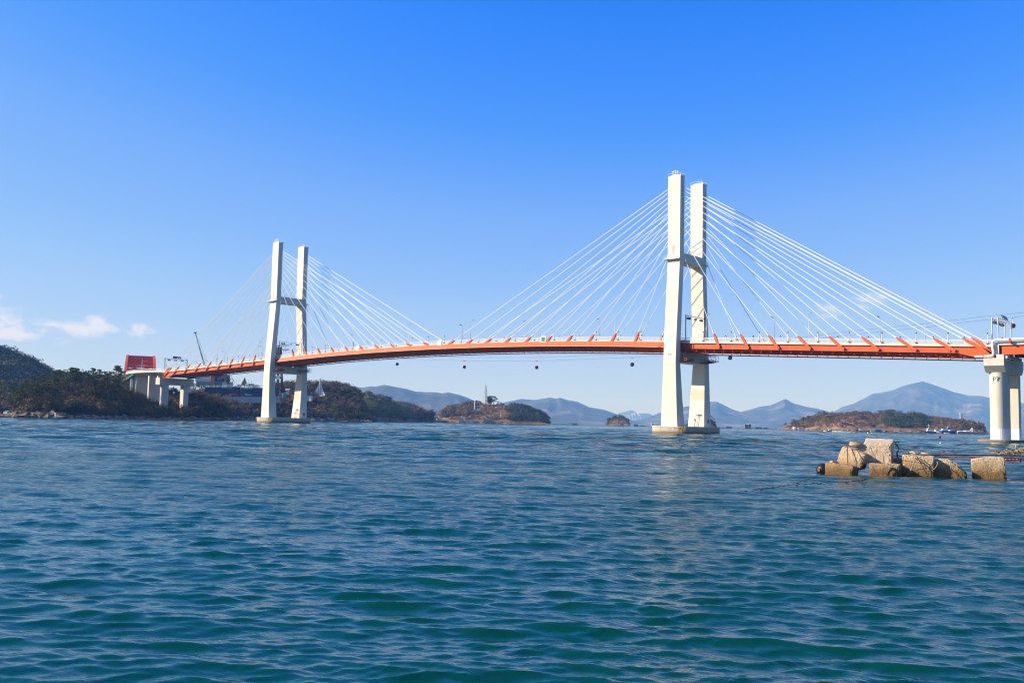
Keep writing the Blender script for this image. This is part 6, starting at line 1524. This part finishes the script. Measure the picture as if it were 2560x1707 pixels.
# ---------------------------------------------------------------- concrete blocks in the foreground
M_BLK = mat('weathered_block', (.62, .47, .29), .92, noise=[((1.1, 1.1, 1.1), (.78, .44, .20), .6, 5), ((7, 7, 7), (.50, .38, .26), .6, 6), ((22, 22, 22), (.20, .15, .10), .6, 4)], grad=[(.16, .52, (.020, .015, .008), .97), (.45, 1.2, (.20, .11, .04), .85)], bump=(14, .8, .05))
M_BLK2 = mat('pale_block', (.70, .55, .38), .92, noise=[((2.2, 2.2, 2.2), (.74, .46, .25), .45, 5), ((13, 13, 13), (.48, .37, .26), .75, 5), ((34, 34, 34), (.20, .16, .12), .6, 3)], bump=(22, 1.0, .04))
def block(label, u, d, z, w, dep, h, mt, yaw=0.0, roll=0.0, tilt=0.0, seed=0, top=None, amp=.035, skew=0, sub=36):
    bm = bmesh.new(); r = np.random.default_rng(seed)
    bmesh.ops.create_grid(bm, x_segments=1, y_segments=1, size=.5); bm.free()
    bm = bmesh.new(); bmesh.ops.create_cube(bm, size=1); bmesh.ops.subdivide_edges(bm, edges=bm.edges, cuts=sub, use_grid_fill=True)
    co = np.array([v.co[:] for v in bm.verts]); 
    p = 40.0; nrm = (np.abs(co*2)**p).sum(1)**(1/p); co2 = co/np.maximum(nrm, 1)[:, None]*1.0   # soft corners
    co2[:, 0] *= w; co2[:, 1] *= dep; co2[:, 2] *= h; co2[:, 2] += h/2
    if top is not None: co2[:, 2] *= top(co2[:, 0]/w, co2[:, 1]/dep)
    co2[:, 0] += skew*co2[:, 2]
    n3 = vnoise(co2[:, 0]*2.3+seed*7+co2[:, 2]*1.1, co2[:, 1]*2.3+co2[:, 2]*2.0, 50+seed, 4)-.5; n4 = vnoise(co2[:, 0]*9+co2[:, 2]*5, co2[:, 1]*9+co2[:, 2]*8, 80+seed, 3)-.5; n5 = vnoise(co2[:, 0]*26+co2[:, 2]*19, co2[:, 1]*26+co2[:, 2]*23, 70+seed, 2)-.5
    cen = np.array([0, 0, h/2]); dirv = co2-cen; dirv /= np.linalg.norm(dirv, axis=1)[:, None]+1e-6
    edge = (np.sort(np.abs(co*2), 1)[:, 1] > .86)
    co2 += dirv*(n3*amp*3.0+n4*amp*1.4+n5*amp*.7-np.clip(n5-.22, 0, 1)*amp*4)[:, None]-dirv*(edge*np.clip(n4+.10, 0, 1)*amp*7)[:, None]
    for v, c in zip(bm.verts, co2): v.co = c
    me = bpy.data.meshes.new('concrete_block'); bm.to_mesh(me); bm.free(); me.materials.append(mt)
    o = bpy.data.objects.new('concrete_block', me); COL.objects.link(o)
    o.location = at(u, d, z); R_ = Matrix.Rotation(-YAW+yaw, 4, 'Z') @ Matrix.Rotation(tilt, 4, 'X') @ Matrix.Rotation(roll, 4, 'Y'); o.rotation_euler = R_.to_euler()
    tag(o, label, 'concrete block', 'old concrete blocks in the water'); return o
YB = -.36-.12     # blocks face the camera at the right of the frame
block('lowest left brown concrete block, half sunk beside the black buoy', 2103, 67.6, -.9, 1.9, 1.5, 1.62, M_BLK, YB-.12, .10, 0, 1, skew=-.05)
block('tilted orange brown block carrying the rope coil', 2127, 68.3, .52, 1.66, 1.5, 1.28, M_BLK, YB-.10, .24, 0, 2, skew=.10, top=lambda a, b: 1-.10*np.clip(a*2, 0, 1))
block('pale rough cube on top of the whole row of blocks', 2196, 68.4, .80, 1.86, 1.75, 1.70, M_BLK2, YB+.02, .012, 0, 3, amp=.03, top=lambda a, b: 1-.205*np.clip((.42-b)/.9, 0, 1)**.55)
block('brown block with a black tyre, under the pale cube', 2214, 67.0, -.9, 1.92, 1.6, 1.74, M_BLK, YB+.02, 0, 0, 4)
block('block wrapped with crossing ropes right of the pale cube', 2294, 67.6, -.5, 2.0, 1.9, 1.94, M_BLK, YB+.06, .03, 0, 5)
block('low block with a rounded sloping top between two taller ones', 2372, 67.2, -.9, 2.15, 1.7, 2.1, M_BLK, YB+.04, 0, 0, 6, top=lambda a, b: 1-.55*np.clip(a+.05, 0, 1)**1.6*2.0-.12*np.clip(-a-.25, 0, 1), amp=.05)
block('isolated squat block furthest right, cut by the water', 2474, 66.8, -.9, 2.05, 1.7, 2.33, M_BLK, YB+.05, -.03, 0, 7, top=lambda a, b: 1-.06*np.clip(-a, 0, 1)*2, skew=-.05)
block('small dark block wedged behind the ropes under the pale cube', 2243, 69.6, .1, 1.0, .9, 1.05, M_BLK, YB, .1, 0, 8)
# loose stone on the lowest block
block('small loose stone on the lowest left block', 2083, 68.1, .62, .42, .4, .30, M_BLK, .3, .2, 0, 9, sub=5)
# black buoy
t = local('mooring_buoy', 'round black mooring buoy touching the left block', 'buoy', 2058.5, 69.6, .22, YB)
m = MB(); k = 24; prof = [(-.46, .02), (-.44, .12), (-.40, .26), (-.28, .38), (-.1, .43), (.12, .42), (.30, .36), (.42, .22), (.46, .05)]
m.loft([[(a*1.0, r0*cos(2*pi*j/k), r0*sin(2*pi*j/k)) for j in range(k)] for a, r0 in prof], smooth=True); m.build('float', mat('black_rubber', (.012, .012, .014), .45), t)
t.rotation_euler = (0, 0, -YAW+YB+1.15)
m = MB(); m.tube([(-.50, 0, 0), (-.44, 0, 0)], .08, 10); m.tube([(-.49, .09*cos(a), .09*sin(a)) for a in [2*pi*i/10 for i in range(11)]], .035, 5, caps=False); m.build('hub', mat('rusty_hub', (.20, .08, .05), .8), t)
# ropes
M_ROPE = mat('old_rope', (.46, .33, .18), .9, noise=((14, 14, 14), (.25, .17, .09), .5, 3)); M_ROPED = mat('dark_rope', (.05, .04, .03), .9); M_RUST = mat('rusty_pipe', (.20, .075, .04), .8, noise=((3, 3, 3), (.32, .14, .07), .6, 4))
def px3(u, v, d): return at(u, d, zat(u, v, d))
def rope(name, label, pts, r_0, mt, cat='rope', group=None):
    P_ = [px3(*p) for p in pts]; out = []
    for i in range(len(P_)-1):
        p0 = P_[max(0, i-1)]; p1 = P_[i]; p2 = P_[i+1]; p3 = P_[min(len(P_)-1, i+2)]
        for q in range(6):
            s = q/6; out.append(.5*((2*p1)+(-p0+p2)*s+(2*p0-5*p1+4*p2-p3)*s*s+(-p0+3*p1-3*p2+p3)*s**3))
    out.append(P_[-1]); base = Vector(out[0]); m_ = MB(); m_.tube([p-base for p in out], r_0, 6)
    o = m_.build(name, mt, None); o.location = base; tag(o, label, cat, group); return o
# coil on the tilted block
m = MB(); c0 = px3(2144, 1118, 68.3); rr4 = random.Random(4)
pts = []
for q in range(150):
    a = q*.43; R0 = .26+.13*sin(q*.21)+.05*rr4.random(); pts.append(Vector((R0*1.35*cos(a), R0*.9*sin(a), .02+q*.0019+.03*rr4.random())))
m.tube(pts, .035, 6); o = m.build('rope_coil', M_ROPE, None); o.location = c0; o.rotation_euler = (0, .2, -YAW); tag(o, 'tangled tan rope coil on top of the tilted block', 'rope coil')
rope('hanging_rope', 'tan rope running down the left side of the tilted block', [(2112, 1112, 67.9), (2119, 1116, 67.55), (2119.5, 1140, 67.35), (2121, 1166, 67.3)], .022, M_ROPED)
rope('hanging_rope', 'tan rope slanting down the right side of the tilted block', [(2143, 1126, 67.4), (2150, 1138, 67.2), (2159, 1153, 67.1), (2168, 1158, 67.3)], .024, M_ROPE)
rope('hanging_rope', 'thin tan rope trailing from the tilted block into the water', [(2154, 1130, 67.4), (2148, 1152, 67.1), (2143, 1170, 67.0), (2140, 1184, 67.0)], .022, M_ROPE)
rope('top_rope', 'thick tan rope lying across the top of the tilted block', [(2110, 1113, 68.2), (2120, 1117, 68.1), (2132, 1121, 68.2), (2144, 1122, 68.2), (2156, 1123, 68.2)], .035, M_ROPE)
rope('hanging_rope', 'pale rope hanging in a curve over the rope wrapped block', [(2289, 1136, 67.6), (2286, 1150, 66.3), (2279, 1168, 66.2), (2272, 1182, 66.2), (2262, 1190, 66.3)], .028, M_ROPE)
rope('hanging_rope', 'dark rope slanting right across the rope wrapped block', [(2289, 1136, 67.6), (2294, 1144, 66.5), (2304, 1160, 66.4), (2316, 1184, 66.3)], .028, M_ROPED)
rope('thin_rope', 'thin dark rope around the middle of the rope wrapped block', [(2252, 1148, 66.7), (2285, 1154, 66.5), (2325, 1158.5, 66.6)], .016, M_ROPED)
rope('old_net', 'tan rope and net heaped on the rope wrapped block', [(2272, 1132, 68.0), (2282, 1129.5, 67.6), (2290, 1134, 67.4), (2300, 1132, 67.9), (2312, 1133, 67.6), (2322, 1136, 67.4), (2310, 1136, 67.3), (2290, 1138, 67.1), (2276, 1134, 67.2)], .07, M_ROPE, 'net')
rope('hanging_rope', 'dark old rope hanging behind the pale cube', [(2238, 1108, 69.0), (2244, 1114, 69.3), (2246, 1124, 69.3), (2243, 1132, 69.4), (2244, 1142, 69.6)], .05, M_ROPED)
rope('hanging_rope', 'dark rope loop between the wrapped block and the round topped block', [(2338, 1152, 66.6), (2344, 1156, 66.2), (2338, 1168, 66.1), (2330, 1174, 66.3)], .022, M_ROPE)
rope('thin_rope', 'thin rope draped on the left face of the pale cube', [(2178, 1118, 67.45), (2184, 1134, 67.42), (2192, 1150, 67.4), (2196, 1158, 67.4)], .014, M_ROPED)
# tyre
m = MB(); m.tube([(.30*cos(a), 0, .42*sin(a)) for a in [pi*i/14 for i in range(-3, 18)]], .085, 8, caps=True); o = m.build('tyre', mat('black_rubber', (0, 0, 0)), None); o.location = px3(2232, 1186, 65.85); o.rotation_euler = (0, 0, -YAW+YB); tag(o, 'old black tyre arch against the block under the pale cube', 'tyre')
# pipes
rope('rusty_pipe', 'upper long rusty pipe running behind the blocks to the right edge', [(2225, 1139.5, 71), (2262, 1138.5, 71), (2330, 1136.3, 71.5), (2400, 1136.3, 72), (2506, 1137.4, 72.5), (2600, 1139.5, 73), (2760, 1143, 73)], .055, M_RUST, 'pipe')
rope('rusty_pipe', 'lower rusty pipe running behind the blocks to the far right block', [(2322, 1139, 70), (2360, 1140.5, 70), (2440, 1142.4, 69.5), (2560, 1145, 70), (2760, 1150, 70)], .05, M_RUST, 'pipe')
# heap at the right edge
r5 = random.Random(5); m = MB(); base = px3(2556, 1140, 73)
for q in range(60):
    a = Vector((r5.uniform(-1.5, 1.6), r5.uniform(-.5, .5), 0)); top_ = .15+max(0, .85-abs(a.x)*.45)
    m.tube([a+Vector((0, 0, r5.uniform(0, top_*.5))), a+Vector((r5.uniform(-.5, .5), .1, r5.uniform(.1, top_))), a+Vector((r5.uniform(-.9, .9), 0, r5.uniform(0, top_*.8)))], .035, 5)
o = m.build('rope_heap', M_ROPE, None); o.location = base; o.rotation_euler = (0, 0, -YAW); tag(o, 'heap of old rope and branches on the pipes at the right edge', 'rope heap')
t = thing('float_line', 'row of orange and white floats under the rusty pipes at the right edge', 'float line', tuple(px3(2512, 1148, 71)), rz=-YAW+.05)
for i in range(4):
    m = MB(); k = 10; x = .1+i*.27; m.loft([[(x+a, rr_*cos(2*pi*j/k), rr_*sin(2*pi*j/k)) for j in range(k)] for a, rr_ in ((-.12, .03), (-.08, .075), (.08, .075), (.12, .03))], smooth=True); m.build('float', mat('float_orange', (.65, .12, .05), .5), t)
for i in range(10):
    m = MB(); x = 1.1+i*.16; m.tube([(x, -.02, .14), (x+.03, 0, -.14)], .05, 6); m.build('float', M_WPAINT if i % 2 else M_DARK, t)
m = MB(); m.tube([(0, 0, 0), (2.8, 0, .02)], .02, 5); m.build('line', M_ROPED, t)
# floating lines on the water
def water_line(label, pts, seed):
    r = random.Random(seed); P_ = []
    for (u, v) in pts: d = CAM.z*FPX/(v-hv(u))*1.0; P_.append(at(u, d, .03))
    base = P_[0].copy(); m_ = MB()
    for a, b_ in zip(P_[:-1], P_[1:]):
        n_ = max(2, int((b_-a).length/.5)); q_ = [a+(b_-a)*(i/n_)+Vector((r.gauss(0, .05), r.gauss(0, .05), r.gauss(.02, .03))) for i in range(n_+1)]
        m_.tube([p-base for p in q_], [.017*r.uniform(.3, 1.9) for _ in q_], 5)
    o = m_.build('floating_line', M_ROPED, None); o.location = base; tag(o, label, 'rope'); return o
water_line('dark knotted line floating from the black buoy out to the left', [(2058, 1184), (2052, 1186.5), (2025, 1198), (1997, 1206.7), (1965, 1214), (1931, 1220.5), (1900, 1224), (1870, 1227.5), (1844, 1229.5)], 1)
water_line('thin dark line floating in front of the blocks', [(2198.6, 1195.4), (2147.6, 1201), (2126, 1203.5), (2064.6, 1206.8), (2020, 1211), (1990, 1214)], 2)
# far thin foam lines and whitecaps by the piers read as part of the water

# ---------------------------------------------------------------- air
HZ = MB(); HZ.box((-21500, -3200, -4), (13500, 24500, 660))
hz = HZ.build('haze', None, None)
hm = bpy.data.materials.new('haze_air'); hm.use_nodes = True; hn = hm.node_tree.nodes; hl = hm.node_tree.links
hn.remove(hn['Principled BSDF']); pv = hn.new('ShaderNodeVolumePrincipled'); pv.inputs['Color'].default_value = (.19, .44, 1.0, 1); pv.inputs['Absorption Color'].default_value = (.93, .93, .93, 1); pv.inputs['Density'].default_value = 1.05e-4; pv.inputs['Anisotropy'].default_value = .0
hl.new(pv.outputs[0], hn['Material Output'].inputs['Volume']); hz.data.materials.append(hm); tag(hz, 'thin blue sea haze filling the air over the bay', kind='stuff')
for k_, v_ in TREES.items():        # sources nobody used are removed
    for o in v_:
        if o.name not in USED:
            for c in list(o.children): bpy.data.objects.remove(c)
            bpy.data.objects.remove(o)

# every tree and post of a row gets its own place in the row
def photo_u(o):
    p = o.matrix_world.translation if o.parent else Vector(o.location); d = Vector(p)-CAM
    return d.dot(cR)/max(1, d.dot(cF))
by = {}
for o in COL.objects:
    if o.parent is None and 'label' in o and 'group' in o: by.setdefault(o['label'], []).append(o)
def nth(i): return '%d%s' % (i, 'th' if 10 < i % 100 < 14 else {1: 'st', 2: 'nd', 3: 'rd'}.get(i % 10, 'th'))
for lab, os_ in by.items():
    if len(os_) < 2: continue
    os_.sort(key=photo_u)
    for i, o in enumerate(os_):
        k_ = 'leftmost' if i == 0 else ('rightmost' if i == len(os_)-1 else nth(i+1)+' from the left')
        o['label'] = ' '.join(lab.split()[:12])+', '+k_
